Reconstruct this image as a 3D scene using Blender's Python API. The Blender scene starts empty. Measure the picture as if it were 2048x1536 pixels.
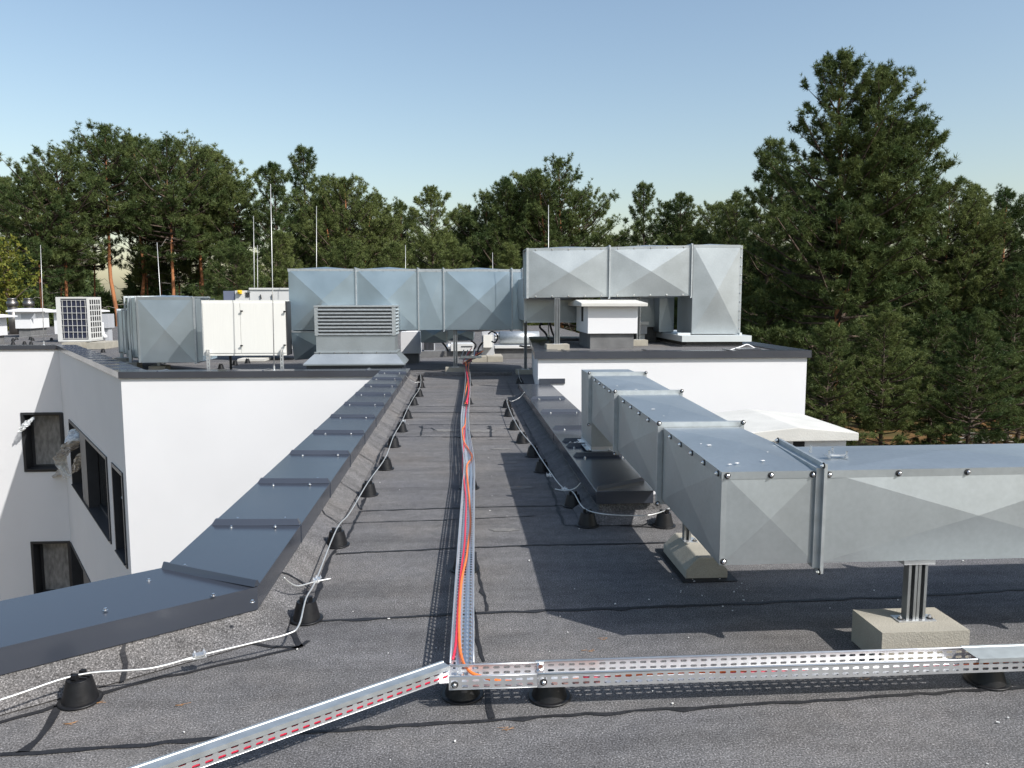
import bpy, bmesh, math, random
import numpy as np
from mathutils import Vector, Matrix
random.seed(7); RNG = np.random.default_rng(11)
S = bpy.context.scene
COL = S.collection
V = Vector
# ---------------------------------------------------------------- camera model
H = 1.55                       # eye height above the flat roof
FPX, CX, CY = 1560.0, 1024.0, 768.0
PITCH = math.atan(170 / FPX)
YAW = math.atan(109 * math.cos(PITCH) / FPX)
CAM = V((0, 0, H))
_F = V((math.sin(YAW), math.cos(YAW), 0)); _R = V((math.cos(YAW), -math.sin(YAW), 0)); _Z = V((0, 0, 1))
FWD = _F * math.cos(PITCH) - _Z * math.sin(PITCH)
UPV = _F * math.sin(PITCH) + _Z * math.cos(PITCH)
def ray(px, py): return FWD + _R * ((px - CX) / FPX) - UPV * ((py - CY) / FPX)
def G(px, py, z=0.0):          # measured point on a level plane
    r = ray(px, py); t = (z - H) / r.z; return CAM + r * t
def D(px, py, y):              # measured point on a plane across the view at distance y
    r = ray(px, py); return CAM + r * (y / r.y)
def VP(px, py, p0, p1):        # measured point on an upright wall p0-p1
    n = V((-(p1.y - p0.y), p1.x - p0.x, 0)); r = ray(px, py)
    t = (V((p0.x, p0.y, 0)) - V((0, 0, 0))).dot(n) / r.dot(n); return CAM + r * t

# ---------------------------------------------------------------- materials
def mat(name, color, rough=0.6, metal=0.0, spec=0.5, var=0.0, vscale=8.0, bump=0.0, bscale=60.0, color2=None, detail=4.0, stretch=None, fine=0.0, fscale=200.0, coat=0.0):
    m = bpy.data.materials.new(name); m.use_nodes = True
    nt = m.node_tree; b = nt.nodes['Principled BSDF']
    b.inputs['Base Color'].default_value = (*color, 1); b.inputs['Roughness'].default_value = rough
    b.inputs['Metallic'].default_value = metal; b.inputs['Specular IOR Level'].default_value = spec
    if coat: b.inputs['Coat Weight'].default_value = coat
    geo = nt.nodes.new('ShaderNodeNewGeometry')
    vec = geo.outputs['Position']
    if stretch:
        mp = nt.nodes.new('ShaderNodeMapping'); mp.inputs['Scale'].default_value = stretch
        nt.links.new(vec, mp.inputs['Vector']); vec2 = mp.outputs[0]
    else: vec2 = vec
    col = None
    if var or color2:
        n = nt.nodes.new('ShaderNodeTexNoise'); n.inputs['Scale'].default_value = vscale; n.inputs['Detail'].default_value = detail
        nt.links.new(vec2, n.inputs['Vector'])
        r = nt.nodes.new('ShaderNodeValToRGB'); r.color_ramp.elements[0].position = .32; r.color_ramp.elements[1].position = .68
        c2 = color2 or tuple(c * (1 - var) for c in color)
        c1 = color if color2 else tuple(min(1, c * (1 + var)) for c in color)
        r.color_ramp.elements[0].color = (*c2, 1); r.color_ramp.elements[1].color = (*c1, 1)
        nt.links.new(n.outputs['Fac'], r.inputs[0]); col = r.outputs[0]
        rr = nt.nodes.new('ShaderNodeMapRange'); rr.inputs['To Min'].default_value = max(0, rough - .08); rr.inputs['To Max'].default_value = min(1, rough + .08)
        nt.links.new(n.outputs['Fac'], rr.inputs['Value']); nt.links.new(rr.outputs[0], b.inputs['Roughness'])
    if fine:
        n2 = nt.nodes.new('ShaderNodeTexNoise'); n2.inputs['Scale'].default_value = fscale; n2.inputs['Detail'].default_value = 2
        nt.links.new(vec, n2.inputs['Vector'])
        mr = nt.nodes.new('ShaderNodeMapRange'); mr.inputs['From Min'].default_value = .3; mr.inputs['From Max'].default_value = .7
        mr.inputs['To Min'].default_value = 1 - fine; mr.inputs['To Max'].default_value = 1 + fine
        nt.links.new(n2.outputs['Fac'], mr.inputs['Value'])
        mx = nt.nodes.new('ShaderNodeVectorMath'); mx.operation = 'SCALE'
        if col: nt.links.new(col, mx.inputs[0])
        else: mx.inputs[0].default_value = color
        nt.links.new(mr.outputs[0], mx.inputs['Scale']); col = mx.outputs[0]
    if col: nt.links.new(col, b.inputs['Base Color'])
    if bump:
        n3 = nt.nodes.new('ShaderNodeTexNoise'); n3.inputs['Scale'].default_value = bscale; n3.inputs['Detail'].default_value = 3
        nt.links.new(vec2, n3.inputs['Vector'])
        bp = nt.nodes.new('ShaderNodeBump'); bp.inputs['Strength'].default_value = bump; bp.inputs['Distance'].default_value = .01
        nt.links.new(n3.outputs['Fac'], bp.inputs['Height']); nt.links.new(bp.outputs[0], b.inputs['Normal'])
    return m

def bitumen_mat():
    m = bpy.data.materials.new('bitumen_felt'); m.use_nodes = True; nt = m.node_tree; N = nt.nodes; L = nt.links
    b = N['Principled BSDF']; b.inputs['Roughness'].default_value = .93; b.inputs['Specular IOR Level'].default_value = .15
    pos = N.new('ShaderNodeNewGeometry').outputs['Position']
    def noise(s, d=3, rough=.5, mapping=None):
        n = N.new('ShaderNodeTexNoise'); n.inputs['Scale'].default_value = s; n.inputs['Detail'].default_value = d; n.inputs['Roughness'].default_value = rough
        if mapping:
            mp = N.new('ShaderNodeMapping'); mp.inputs['Scale'].default_value = mapping; L.new(pos, mp.inputs[0]); L.new(mp.outputs[0], n.inputs['Vector'])
        else: L.new(pos, n.inputs['Vector'])
        return n.outputs['Fac']
    def ramp(f, stops):
        r = N.new('ShaderNodeValToRGB'); e = r.color_ramp.elements
        while len(e) < len(stops): e.new(.5)
        for k, (p, c) in enumerate(stops): e[k].position = p; e[k].color = (*c, 1) if not isinstance(c, float) else (c, c, c, 1)
        L.new(f, r.inputs[0]); return r.outputs[0]
    def mul(a, b2, fac=1.0, mode='MULTIPLY'):
        x = N.new('ShaderNodeMix'); x.data_type = 'RGBA'; x.blend_type = mode; x.inputs[0].default_value = fac
        L.new(a, x.inputs[6]); L.new(b2, x.inputs[7]); return x.outputs[2]
    base = ramp(noise(.9, 5, .6), [(.30, (.120, .118, .123)), (.5, (.140, .136, .135)), (.72, (.162, .150, .141))])
    streak = ramp(noise(3.0, 4, .6, (.35, 1.6, 1)), [(.3, .76), (.5, 1.0), (.72, 1.2)])
    c = mul(base, streak)
    mott = ramp(noise(16, 4, .65), [(.3, .84), (.7, 1.16)]); c = mul(c, mott)
    gran = ramp(noise(150, 3, .75), [(.36, .30), (.48, .85), (.57, 1.15), (.66, 2.6)]); c = mul(c, gran, 1.0)
    vor = N.new('ShaderNodeTexVoronoi'); vor.inputs['Scale'].default_value = 120; L.new(pos, vor.inputs['Vector'])
    spk = ramp(vor.outputs['Distance'], [(.0, (2.2, 2.2, 2.2)), (.10, (1.3, 1.3, 1.3)), (.2, (1.0, 1.0, 1.0))]); c = mul(c, spk)
    pale = ramp(noise(1.4, 5, .7), [(.60, 0.0), (.74, .45)])
    x = N.new('ShaderNodeMix'); x.data_type = 'RGBA'; L.new(pale, x.inputs[0]); L.new(c, x.inputs[6]); x.inputs[7].default_value = (.17, .165, .155, 1)
    L.new(x.outputs[2], b.inputs['Base Color'])
    bp = N.new('ShaderNodeBump'); bp.inputs['Strength'].default_value = .55; bp.inputs['Distance'].default_value = .004
    L.new(noise(230, 3, .7), bp.inputs['Height'])
    bp2 = N.new('ShaderNodeBump'); bp2.inputs['Strength'].default_value = .35; bp2.inputs['Distance'].default_value = .03
    L.new(noise(5, 4), bp2.inputs['Height']); L.new(bp2.outputs[0], bp.inputs['Normal']); L.new(bp.outputs[0], b.inputs['Normal'])
    return m

def leaf_mat(name, c_lo, c_hi):
    m = bpy.data.materials.new(name); m.use_nodes = True; nt = m.node_tree; N = nt.nodes; L = nt.links
    out = N['Material Output']; N.remove(N['Principled BSDF'])
    geo = N.new('ShaderNodeNewGeometry'); oi = N.new('ShaderNodeObjectInfo')
    n = N.new('ShaderNodeTexNoise'); n.inputs['Scale'].default_value = .8; n.inputs['Detail'].default_value = 4; L.new(geo.outputs['Position'], n.inputs['Vector'])
    ad = N.new('ShaderNodeMath'); ad.operation = 'MULTIPLY_ADD'; ad.inputs[1].default_value = .35; L.new(oi.outputs['Random'], ad.inputs[0]); L.new(n.outputs['Fac'], ad.inputs[2])
    ad2 = N.new('ShaderNodeMath'); ad2.operation = 'MULTIPLY_ADD'; ad2.inputs[1].default_value = .16; L.new(geo.outputs['Random Per Island'], ad2.inputs[0]); L.new(ad.outputs[0], ad2.inputs[2])
    r = N.new('ShaderNodeValToRGB'); r.color_ramp.elements[0].position = .45; r.color_ramp.elements[1].position = .98
    r.color_ramp.elements[0].color = (*c_lo, 1); r.color_ramp.elements[1].color = (*c_hi, 1); L.new(ad2.outputs[0], r.inputs[0])
    d = N.new('ShaderNodeBsdfDiffuse'); t = N.new('ShaderNodeBsdfTranslucent'); g = N.new('ShaderNodeBsdfGlossy'); g.inputs['Roughness'].default_value = .45
    L.new(r.outputs[0], d.inputs[0]); L.new(r.outputs[0], t.inputs[0]); g.inputs[0].default_value = (.5, .55, .5, 1)
    mx = N.new('ShaderNodeMixShader'); mx.inputs[0].default_value = .25; L.new(d.outputs[0], mx.inputs[1]); L.new(t.outputs[0], mx.inputs[2])
    mg = N.new('ShaderNodeMixShader'); mg.inputs[0].default_value = .02; L.new(mx.outputs[0], mg.inputs[1]); L.new(g.outputs[0], mg.inputs[2])
    L.new(mg.outputs[0], out.inputs['Surface']); return m

M = {}
M['bitumen'] = bitumen_mat()
M['seam'] = mat('bitumen_seam', (.020, .020, .022), .6, spec=.35, var=.3, vscale=30, bump=.4, bscale=90)
M['plaster'] = mat('white_render', (.70, .70, .705), .9, spec=.2, var=.02, vscale=.9, bump=.2, bscale=220, detail=6)
M['plaster_grey'] = mat('grey_plinth_render', (.16, .16, .16), .95, spec=.2, var=.15, vscale=5, fine=.25, fscale=160, bump=.4, bscale=200)
M['coping'] = mat('anthracite_sheet', (.038, .044, .058), .23, spec=1.0, var=.08, vscale=1.2, bump=.012, bscale=2.5)
M['galv'] = mat('galvanised_sheet', (.42, .455, .47), .48, metal=.86, var=.07, vscale=2.6, bump=.045, bscale=2.5, detail=6, fine=.035, fscale=45)
M['galv_blue'] = mat('dull_bluish_galvanised_sheet', (.36, .44, .49), .42, metal=.86, var=.10, vscale=1.6, bump=.05, bscale=2.2, detail=3)
M['galv_flange'] = mat('galvanised_flange', (.46, .49, .50), .5, metal=.75, var=.08, vscale=20)
M['tray'] = mat('zinc_tray', (.72, .73, .74), .36, metal=.8, var=.05, vscale=12)
M['darksteel'] = mat('weathered_stainless_steel', (.20, .19, .18), .38, metal=.9, var=.2, vscale=3)
M['post_steel'] = mat('dull_slotted_steel', (.27, .28, .285), .5, metal=.8, var=.1, vscale=14)
M['steel'] = mat('bright_steel', (.72, .72, .72), .25, metal=1.0, var=.05, vscale=30)
M['washer'] = mat('black_rubber_washer', (.02, .02, .02), .7)
M['concrete'] = mat('concrete', (.36, .335, .28), .92, spec=.2, var=.10, vscale=6, fine=.12, fscale=220, bump=.35, bscale=120, detail=7)
M['concrete_white'] = mat('pale_concrete', (.56, .55, .51), .9, spec=.2, var=.07, vscale=4, fine=.08, fscale=150, bump=.25, bscale=60, detail=8)
M['plastic'] = mat('black_plastic', (.009, .009, .010), .45, spec=.35, var=.2, vscale=30, bump=.1, bscale=60)
M['wire'] = mat('aluminium_conductor', (.62, .62, .60), .42, metal=.6, var=.08, vscale=20)
M['cream'] = mat('cream_painted_sheet', (.74, .735, .69), .45, var=.02, vscale=3, stretch=(14, 14, .8))
M['offwhite'] = mat('offwhite_painted_sheet', (.60, .60, .58), .5, var=.03, vscale=4)
M['greypaint'] = mat('grey_painted_sheet', (.42, .43, .45), .5, var=.04, vscale=4)
M['bluegrey'] = mat('blue_grey_sheet', (.14, .16, .22), .5, var=.05, vscale=4)
M['yellow'] = mat('yellow_plastic', (.85, .55, .02), .5, var=.05, vscale=20)
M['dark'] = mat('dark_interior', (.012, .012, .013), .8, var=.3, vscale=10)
M['coil'] = mat('dark_blue_coil_fins', (.018, .022, .045), .45, var=.3, vscale=4, stretch=(60, 60, 1))
M['frame'] = mat('anthracite_window_frame', (.028, .030, .034), .45, var=.12, vscale=6)
def glass_mat():
    m = mat('window_glass', (.02, .022, .024), .06, spec=.6, var=.3, vscale=2); return m
M['glass'] = glass_mat()
M['film'] = mat('dusty_plastic_film', (.30, .30, .29), .35, color2=(.14, .14, .14), vscale=4, stretch=(2.5, 2.5, 1), bump=.6, bscale=14)
M['orange'] = mat('orange_cable', (.85, .20, .04), .45, var=.06, vscale=30)
M['red'] = mat('red_cable', (.62, .03, .07), .45, var=.06, vscale=30)
M['blackcable'] = mat('black_cable', (.02, .02, .02), .5, var=.1, vscale=30)
M['white_wire'] = mat('white_wire', (.8, .8, .8), .5, var=.05, vscale=20)
M['bark_orange'] = mat('orange_pine_bark', (.46, .19, .08), .9, color2=(.20, .085, .04), vscale=3.5, stretch=(1, 1, .35), bump=1, bscale=14, detail=6)
M['bark_grey'] = mat('grey_brown_bark', (.12, .085, .06), .95, color2=(.04, .03, .025), vscale=4, stretch=(1, 1, .35), bump=1, bscale=14, detail=6)
M['deadwood'] = mat('dead_grey_twig', (.22, .20, .18), .9, var=.2, vscale=8)
M['needles'] = leaf_mat('pine_needles', (.045, .078, .028), (.165, .195, .066))
M['needles_dark'] = leaf_mat('pine_needles_dark', (.035, .062, .028), (.10, .13, .045))
M['leaves'] = leaf_mat('yellowing_leaves', (.05, .09, .02), (.24, .22, .04))
M['floor'] = mat('forest_floor', (.20, .105, .045), 1, color2=(.05, .055, .02), vscale=.35, detail=8, bump=.8, bscale=6, spec=.1)
M['crumb'] = mat('white_crumb', (.7, .69, .66), .8, var=.1, vscale=50)
M['needle_litter'] = mat('dry_needles', (.35, .18, .07), .9, var=.2, vscale=60)
def film_mat():
    m = bpy.data.materials.new('torn_clear_film'); m.use_nodes = True; nt = m.node_tree; b = nt.nodes['Principled BSDF']
    b.inputs['Base Color'].default_value = (.72, .74, .74, 1); b.inputs['Roughness'].default_value = .25
    n = nt.nodes.new('ShaderNodeTexNoise'); n.inputs['Scale'].default_value = 9; g = nt.nodes.new('ShaderNodeNewGeometry'); nt.links.new(g.outputs['Position'], n.inputs['Vector'])
    r = nt.nodes.new('ShaderNodeMapRange'); r.inputs['From Min'].default_value = .35; r.inputs['From Max'].default_value = .65; r.inputs['To Min'].default_value = .35; r.inputs['To Max'].default_value = .95
    nt.links.new(n.outputs['Fac'], r.inputs['Value']); nt.links.new(r.outputs[0], b.inputs['Alpha']); return m
M['clearfilm'] = film_mat()

# ---------------------------------------------------------------- object helpers
ORG = {}
def tag(o, label=None, cat=None, group=None, kind=None):
    if label: o['label'] = label
    if cat: o['category'] = cat
    if group: o['group'] = group
    if kind: o['kind'] = kind
    return o
def thing(name, label, cat, loc=(0, 0, 0), group=None):
    o = bpy.data.objects.new(name, None); COL.objects.link(o); o.location = loc; o.empty_display_size = .1
    ORG[o] = V(loc); return tag(o, label, cat, group)
class MB:
    def __init__(s): s.v = []; s.f = []; s.m = []; s.sm = []; s.cur = 0; s.smooth = False
    def add(s, vs, fs):
        k = len(s.v); s.v.extend(tuple(p) for p in vs)
        for f in fs: s.f.append([i + k for i in f]); s.m.append(s.cur); s.sm.append(s.smooth)
    def hexa(s, a, b, e=None, faces=(0, 1, 2, 3, 4, 5)):
        """loops a,b of 4 points (same winding).  e = outward height of the cross break on each of the side faces 0..3 and the ends 4,5"""
        vs = [V(p) for p in a] + [V(p) for p in b]; cen = sum(vs, V()) / 8
        quads = [(0, 1, 5, 4), (1, 2, 6, 5), (2, 3, 7, 6), (3, 0, 4, 7), (3, 2, 1, 0), (4, 5, 6, 7)]
        for qi in faces:
            q = quads[qi]; p = [vs[i] for i in q]; c = sum(p, V()) / 4
            n = (p[2] - p[0]).cross(p[3] - p[1]);  n = n.normalized() if n.length > 1e-9 else _Z
            if n.dot(c - cen) < 0: p = p[::-1]; n = -n
            if e and e.get(qi):
                s.add(p + [c + n * e[qi]], [(0, 1, 4), (1, 2, 4), (2, 3, 4), (3, 0, 4)])
            else: s.add(p, [(0, 1, 2, 3)])
        return s
    def box(s, x0, y0, z0, x1, y1, z1):
        return s.hexa([(x0, y0, z0), (x1, y0, z0), (x1, y1, z0), (x0, y1, z0)], [(x0, y0, z1), (x1, y0, z1), (x1, y1, z1), (x0, y1, z1)])
    def obox(s, c, ax, ay, az):   # centre and three half-axis vectors
        c, ax, ay, az = V(c), V(ax), V(ay), V(az)
        return s.hexa([c - ax - ay - az, c + ax - ay - az, c + ax + ay - az, c - ax + ay - az], [c - ax - ay + az, c + ax - ay + az, c + ax + ay + az, c - ax + ay + az])
    def bar(s, a, b, w, h, up=(0, 0, 1)):  # rectangular bar from a to b
        a, b = V(a), V(b); d = (b - a).normalized(); sd = d.cross(V(up))
        if sd.length < 1e-4: sd = d.cross(V((1, 0, 0)))
        sd.normalize(); u = sd.cross(d)
        l = lambda p: [p - sd * w / 2 - u * h / 2, p + sd * w / 2 - u * h / 2, p + sd * w / 2 + u * h / 2, p - sd * w / 2 + u * h / 2]
        return s.hexa(l(a), l(b))
    def tube(s, pts, r, seg=8, cap=True):
        pts = [V(p) for p in pts]; n = len(pts); rs = r if isinstance(r, (list, tuple)) else [r] * n
        ref = None; vs = []; fs = []
        for i, p in enumerate(pts):
            t = (pts[min(i + 1, n - 1)] - pts[max(i - 1, 0)]).normalized()
            if ref is None: ref = t.orthogonal().normalized()
            else:
                ref = ref - t * ref.dot(t)
                ref = ref.normalized() if ref.length > 1e-6 else t.orthogonal().normalized()
            bi = t.cross(ref)
            for k in range(seg):
                a = 2 * math.pi * k / seg; vs.append(p + (ref * math.cos(a) + bi * math.sin(a)) * rs[i])
        for i in range(n - 1):
            for k in range(seg):
                k2 = (k + 1) % seg; fs.append((i * seg + k, i * seg + k2, (i + 1) * seg + k2, (i + 1) * seg + k))
        if cap: fs.append(tuple(range(seg))[::-1]); fs.append(tuple(range((n - 1) * seg, n * seg)))
        old = s.smooth; s.smooth = True; s.add(vs, fs); s.smooth = old
        return s
    def lathe(s, c, prof, seg=24, axis=None, cap=True):   # prof: (r, h) pairs
        c = V(c); ax = V(axis).normalized() if axis else _Z.copy(); u = ax.orthogonal().normalized(); w = ax.cross(u); vs = []; fs = []
        for r, h in prof:
            for k in range(seg):
                a = 2 * math.pi * k / seg; vs.append(c + ax * h + (u * math.cos(a) + w * math.sin(a)) * r)
        for i in range(len(prof) - 1):
            for k in range(seg):
                k2 = (k + 1) % seg; fs.append((i * seg + k, i * seg + k2, (i + 1) * seg + k2, (i + 1) * seg + k))
        if cap: fs.append(tuple(range(seg))[::-1]); fs.append(tuple(range((len(prof) - 1) * seg, len(prof) * seg)))
        s.add(vs, fs); return s
    def poly(s, pts, z0, z1):      # upright prism over a plan outline
        n = len(pts); vs = [(p[0], p[1], z0) for p in pts] + [(p[0], p[1], z1) for p in pts]
        ar = sum(pts[i][0] * pts[(i + 1) % n][1] - pts[(i + 1) % n][0] * pts[i][1] for i in range(n))
        fs = [[i, (i + 1) % n, n + (i + 1) % n, n + i] for i in range(n)] + [list(range(n))[::-1], list(range(n, 2 * n))]
        if ar < 0: fs = [f[::-1] for f in fs]
        s.add(vs, fs); return s
    def build(s, name, mats, parent=None, loc=None, bevel=0):
        mats = mats if isinstance(mats, (list, tuple)) else [mats]
        o0 = V(loc) if loc is not None else (ORG[parent] if parent is not None else V((0, 0, 0)))
        me = bpy.data.meshes.new(name); me.from_pydata([(p[0] - o0.x, p[1] - o0.y, p[2] - o0.z) for p in s.v], [], s.f)
        for mm in mats: me.materials.append(M[mm] if isinstance(mm, str) else mm)
        if len(mats) > 1: me.polygons.foreach_set('material_index', s.m)
        me.polygons.foreach_set('use_smooth', s.sm)
        me.update(); o = bpy.data.objects.new(name, me); COL.objects.link(o)
        if parent is not None: o.parent = parent; o.location = o0 - ORG[parent]
        else: o.location = o0
        ORG[o] = o0
        if bevel:
            b = o.modifiers.new('bevel', 'BEVEL'); b.width = bevel; b.segments = 2; b.limit_method = 'ANGLE'; b.harden_normals = False
        return o
def place(src, name, parent, loc, rot=None):   # copy a small mesh object under a parent at a world position
    c = src.copy(); c.name = name; COL.objects.link(c); c.parent = parent; c.location = V(loc) - (ORG[parent] if parent is not None else V())
    if rot is not None: c.rotation_mode = 'QUATERNION'; c.rotation_quaternion = rot
    ORG[c] = V(loc); return c
def smooth_path(pts, sub=8):
    pts = [V(p) for p in pts]; out = []
    for i in range(len(pts) - 1):
        p0 = pts[max(i - 1, 0)]; p1 = pts[i]; p2 = pts[i + 1]; p3 = pts[min(i + 2, len(pts) - 1)]
        for k in range(sub):
            t = k / sub; out.append(.5 * ((2 * p1) + (p2 - p0) * t + (2 * p0 - 5 * p1 + 4 * p2 - p3) * t * t + (3 * p1 - p0 - 3 * p2 + p3) * t ** 3))
    out.append(pts[-1]); return out
_protos = []
def proto(mb, name, mats):
    o = mb.build(name, mats); COL.objects.unlink(o); _protos.append(o); return o
def ordinal(n): return ['first','second','third','fourth','fifth','sixth','seventh','eighth','ninth','tenth','eleventh','twelfth','thirteenth'][n]

# ---------------------------------------------------------------- world, sun, camera
ELEV = math.radians(43.4); AZ = math.atan2(.80, -.69)
w = bpy.data.worlds.new('World'); S.world = w; w.use_nodes = True
nt = w.node_tree; sky = nt.nodes.new('ShaderNodeTexSky'); sky.sky_type = 'NISHITA'; sky.sun_disc = False
sky.sun_elevation = ELEV; sky.sun_rotation = AZ; sky.altitude = 100; sky.air_density = 1.35; sky.dust_density = 1.8; sky.ozone_density = 1.0
nt.links.new(sky.outputs[0], nt.nodes['Background'].inputs[0]); nt.nodes['Background'].inputs[1].default_value = .15
sd = bpy.data.lights.new('sun', 'SUN'); sd.energy = 5.0; sd.angle = math.radians(.5); sd.color = (1, .975, .94)
so = bpy.data.objects.new('sun', sd); COL.objects.link(so)
sv = V((math.sin(AZ) * math.cos(ELEV), math.cos(AZ) * math.cos(ELEV), math.sin(ELEV)))
so.rotation_euler = sv.to_track_quat('Z', 'Y').to_euler(); so.location = (10, -10, 20)
cd = bpy.data.cameras.new('camera'); co = bpy.data.objects.new('camera', cd); COL.objects.link(co); S.camera = co
cd.sensor_fit = 'HORIZONTAL'; cd.sensor_width = 36; cd.lens = 36 * FPX / 2048; cd.clip_start = .05; cd.clip_end = 3000
rm = Matrix((_R, UPV, -FWD)).transposed(); co.matrix_world = Matrix.Translation(CAM) @ rm.to_4x4()
S.render.resolution_x = 1024; S.render.resolution_y = 768
S.view_settings.view_transform = 'Standard'; S.view_settings.look = 'None'; S.view_settings.exposure = .09; S.view_settings.gamma = 1
try: S.cycles.use_denoising = True; S.cycles.max_bounces = 6; S.cycles.transparent_max_bounces = 8
except Exception: pass
ZC = .22; CW = .52; GZ = -9.0
# ---------------------------------------------------------------- ground, roof
def irregular_strip(mb, pts, w, z, seed=0, step=.06):
    rr = random.Random(seed); P = [V((p[0], p[1], 0)) for p in pts]; L = []; R = []
    for i in range(len(P) - 1):
        d = P[i + 1] - P[i]; n = max(1, int(d.length / step)); nn = V((-d.y, d.x, 0)).normalized()
        for k in range(n + (i == len(P) - 2)):
            c = P[i] + d * (k / n); blob = rr.random() < .08
            a = w * rr.uniform(.15, .75) * (2.0 if blob else 1); b = w * rr.uniform(.25, .6)
            c = c + nn * rr.uniform(-.25, .25) * w
            L.append((c.x + nn.x * b, c.y + nn.y * b, z)); R.append((c.x - nn.x * a, c.y - nn.y * a, z))
    n = len(L); mb.add(L + R, [(i, n + i, n + i + 1, i + 1) for i in range(n - 1)])

ground = MB(); 
gn = 60
vs = []; 
for j in range(gn + 1):
    for i in range(gn + 1):
        x = -600 + 1200 * i / gn; y = -400 + 1500 * j / gn; vs.append((x, y, GZ + (0 if abs(x) < 60 and y < 60 else RNG.uniform(-.3, .5))))
ground.add(vs, [(j * (gn + 1) + i, j * (gn + 1) + i + 1, (j + 1) * (gn + 1) + i + 1, (j + 1) * (gn + 1) + i) for j in range(gn) for i in range(gn)])
tag(ground.build('forest_floor', 'floor'), 'brown forest floor of dry needles under the pines', None, kind='structure')

g35 = lambda x, y: V((G(x, y, ZC).x, G(x, y, ZC).y, 0))
BC = g35(113, 691); AB = g35(236, 744.5); OC = g35(328.5, 1137); ODL = g35(0, 1204.6)
OF = V((OC.x + .02, AB.y, 0)); ODF = OC + (ODL - OC) * 3.2
CL = V((-34, BC.y + .1, 0))
outer = [CL, BC, AB, OF, OC, ODF]
def offset(poly, w):
    out = []
    for i, p in enumerate(poly):
        if i == 0: d = (poly[1] - p).normalized(); out.append(p + V((-d.y, d.x, 0)) * w); continue
        if i == len(poly) - 1: d = (p - poly[-2]).normalized(); out.append(p + V((-d.y, d.x, 0)) * w); continue
        d1 = (p - poly[i - 1]).normalized(); d2 = (poly[i + 1] - p).normalized()
        n1 = V((-d1.y, d1.x, 0)); n2 = V((-d2.y, d2.x, 0)); m = (n1 + n2); m = m / m.dot(n1)
        out.append(p + m * w)
    return out
inner = offset(outer, CW)
XR0, XR1 = .952, 1.455
YN, YB = 5.25, 12.15            # right-hand parapet from its near end to the block
roofpts = [inner[5] + V((0, 0, 0)), V((inner[5].x, -8, 0)), V((10, -8, 0)), V((10, 6.0, 0)), V((1.2, 6.0, 0)), V((1.2, 12.4, 0)), V((5.5, 12.4, 0)), V((5.5, 46, 0)), V((-34, 46, 0)),
           V((-34, inner[0].y, 0)), inner[1], inner[2], inner[3], inner[4]]
rf = MB(); rf.cur = 0
rf.add([(p.x, p.y, 0) for p in roofpts], [list(range(len(roofpts)))[::-1] if False else list(range(len(roofpts)))])
rf.cur = 1
g0 = lambda pts: [(G(x, y).x, G(x, y).y) for x, y in pts]
seams = [([(-60, 1514), (120, 1504), (254, 1494), (413, 1478), (650, 1463), (912, 1447), (1240, 1426), (1840, 1390), (2100, 1372)], .022),
         ([(603, 1246), (760, 1237), (900, 1229), (1240, 1217), (1840, 1193), (2100, 1176)], .024),
         ([(672, 1108), (900, 1098), (1079, 1091), (1340, 1086)], .022), ([(640, 1050), (719, 1046), (880, 1041), (1073, 1032)], .010),
         ([(719, 1023), (950, 1015), (1200, 1010)], .018), ([(760, 874), (1022, 874)], .022), ([(772, 850), (1030, 849)], .016), ([(800, 825.6), (1010, 825)], .035), ([(806, 813.8), (1004, 813)], .02),
         ([(950, 1105), (957, 1150), (975, 1223)], .020), ([(948, 1215), (955, 1270), (966, 1325)], .016), ([(974, 1370), (985, 1438)], .022),
         ([(121, 1412), (95, 1455), (52, 1506)], .030),
         ([(669, 1104), (655, 1125), (640, 1175), (610, 1250)], .028), ([(720, 1023), (697, 1075), (669, 1104)], .02), ([(838, 770), (800, 850), (760, 905), (735, 985), (722, 1020)], .02),
         ([(0, 1446), (200, 1388), (330, 1356), (440, 1332), (500, 1318), (598, 1296)], .026), ([(486, 1235), (478, 1283), (540, 1296), (598, 1296)], .03), ([(598, 1296), (586, 1262)], .03), ([(598, 1296), (614, 1282)], .02),
         ([(1013, 762), (1028, 795), (1046, 830), (1095, 955), (1120, 1030), (1130, 1052), (1205, 1052)], .022), ([(1046, 852), (1064, 846)], .03), ([(1060, 893), (1092, 882)], .03), ([(1092, 948), (1128, 935)], .03),
         ([(1240, 1052), (1325, 1056)], .018), ([(640, 970), (700, 985), (722, 1020)], .012), ([(845, 852), (842, 872)], .02), ([(981, 852), (982, 873)], .03),
         ([(838, 853), (848, 858), (862, 856), (874, 862)], .016)]
for k, (pts, wd) in enumerate(seams): irregular_strip(rf, g0(pts), wd, .004, k)
for yy in (16.9, 18.6, 21): irregular_strip(rf, [(-5, yy), (5.3, yy)], .03, .004, int(yy * 10), .4)
for yy in (24.8, 28, 32, 37): irregular_strip(rf, [(-33, yy), (5.3, yy)], .03, .004, int(yy * 10), .4)
rf.cur = 2; rb = random.Random(12)
for (px, py, a_, b_) in [(892, 861, .16, .10), (962, 862, .20, .10), (1005, 780, .12, .05), (985, 878, .06, .03), (1003, 898, .10, .05), (1022, 925, .08, .03), (1040, 975, .12, .05), (1010, 1060, .10, .04)]:
    c = G(px, py); n = 26; rs = [1 + rb.uniform(-.3, .25) for _ in range(n)]
    rf.add([(c.x, c.y, .0035)] + [(c.x + a_ * rs[k] * math.cos(k * 6.283 / n), c.y + b_ * rs[k] * math.sin(k * 6.283 / n), .0032) for k in range(n)], [(0, k + 1, (k + 1) % n + 1) for k in range(n)])
rf.cur = 0
M['silt'] = mat('dried_silt_stain', (.20, .19, .175), .95, color2=(.125, .122, .12), vscale=22, detail=8, fine=.3, fscale=180, bump=.3, bscale=200)
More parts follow.
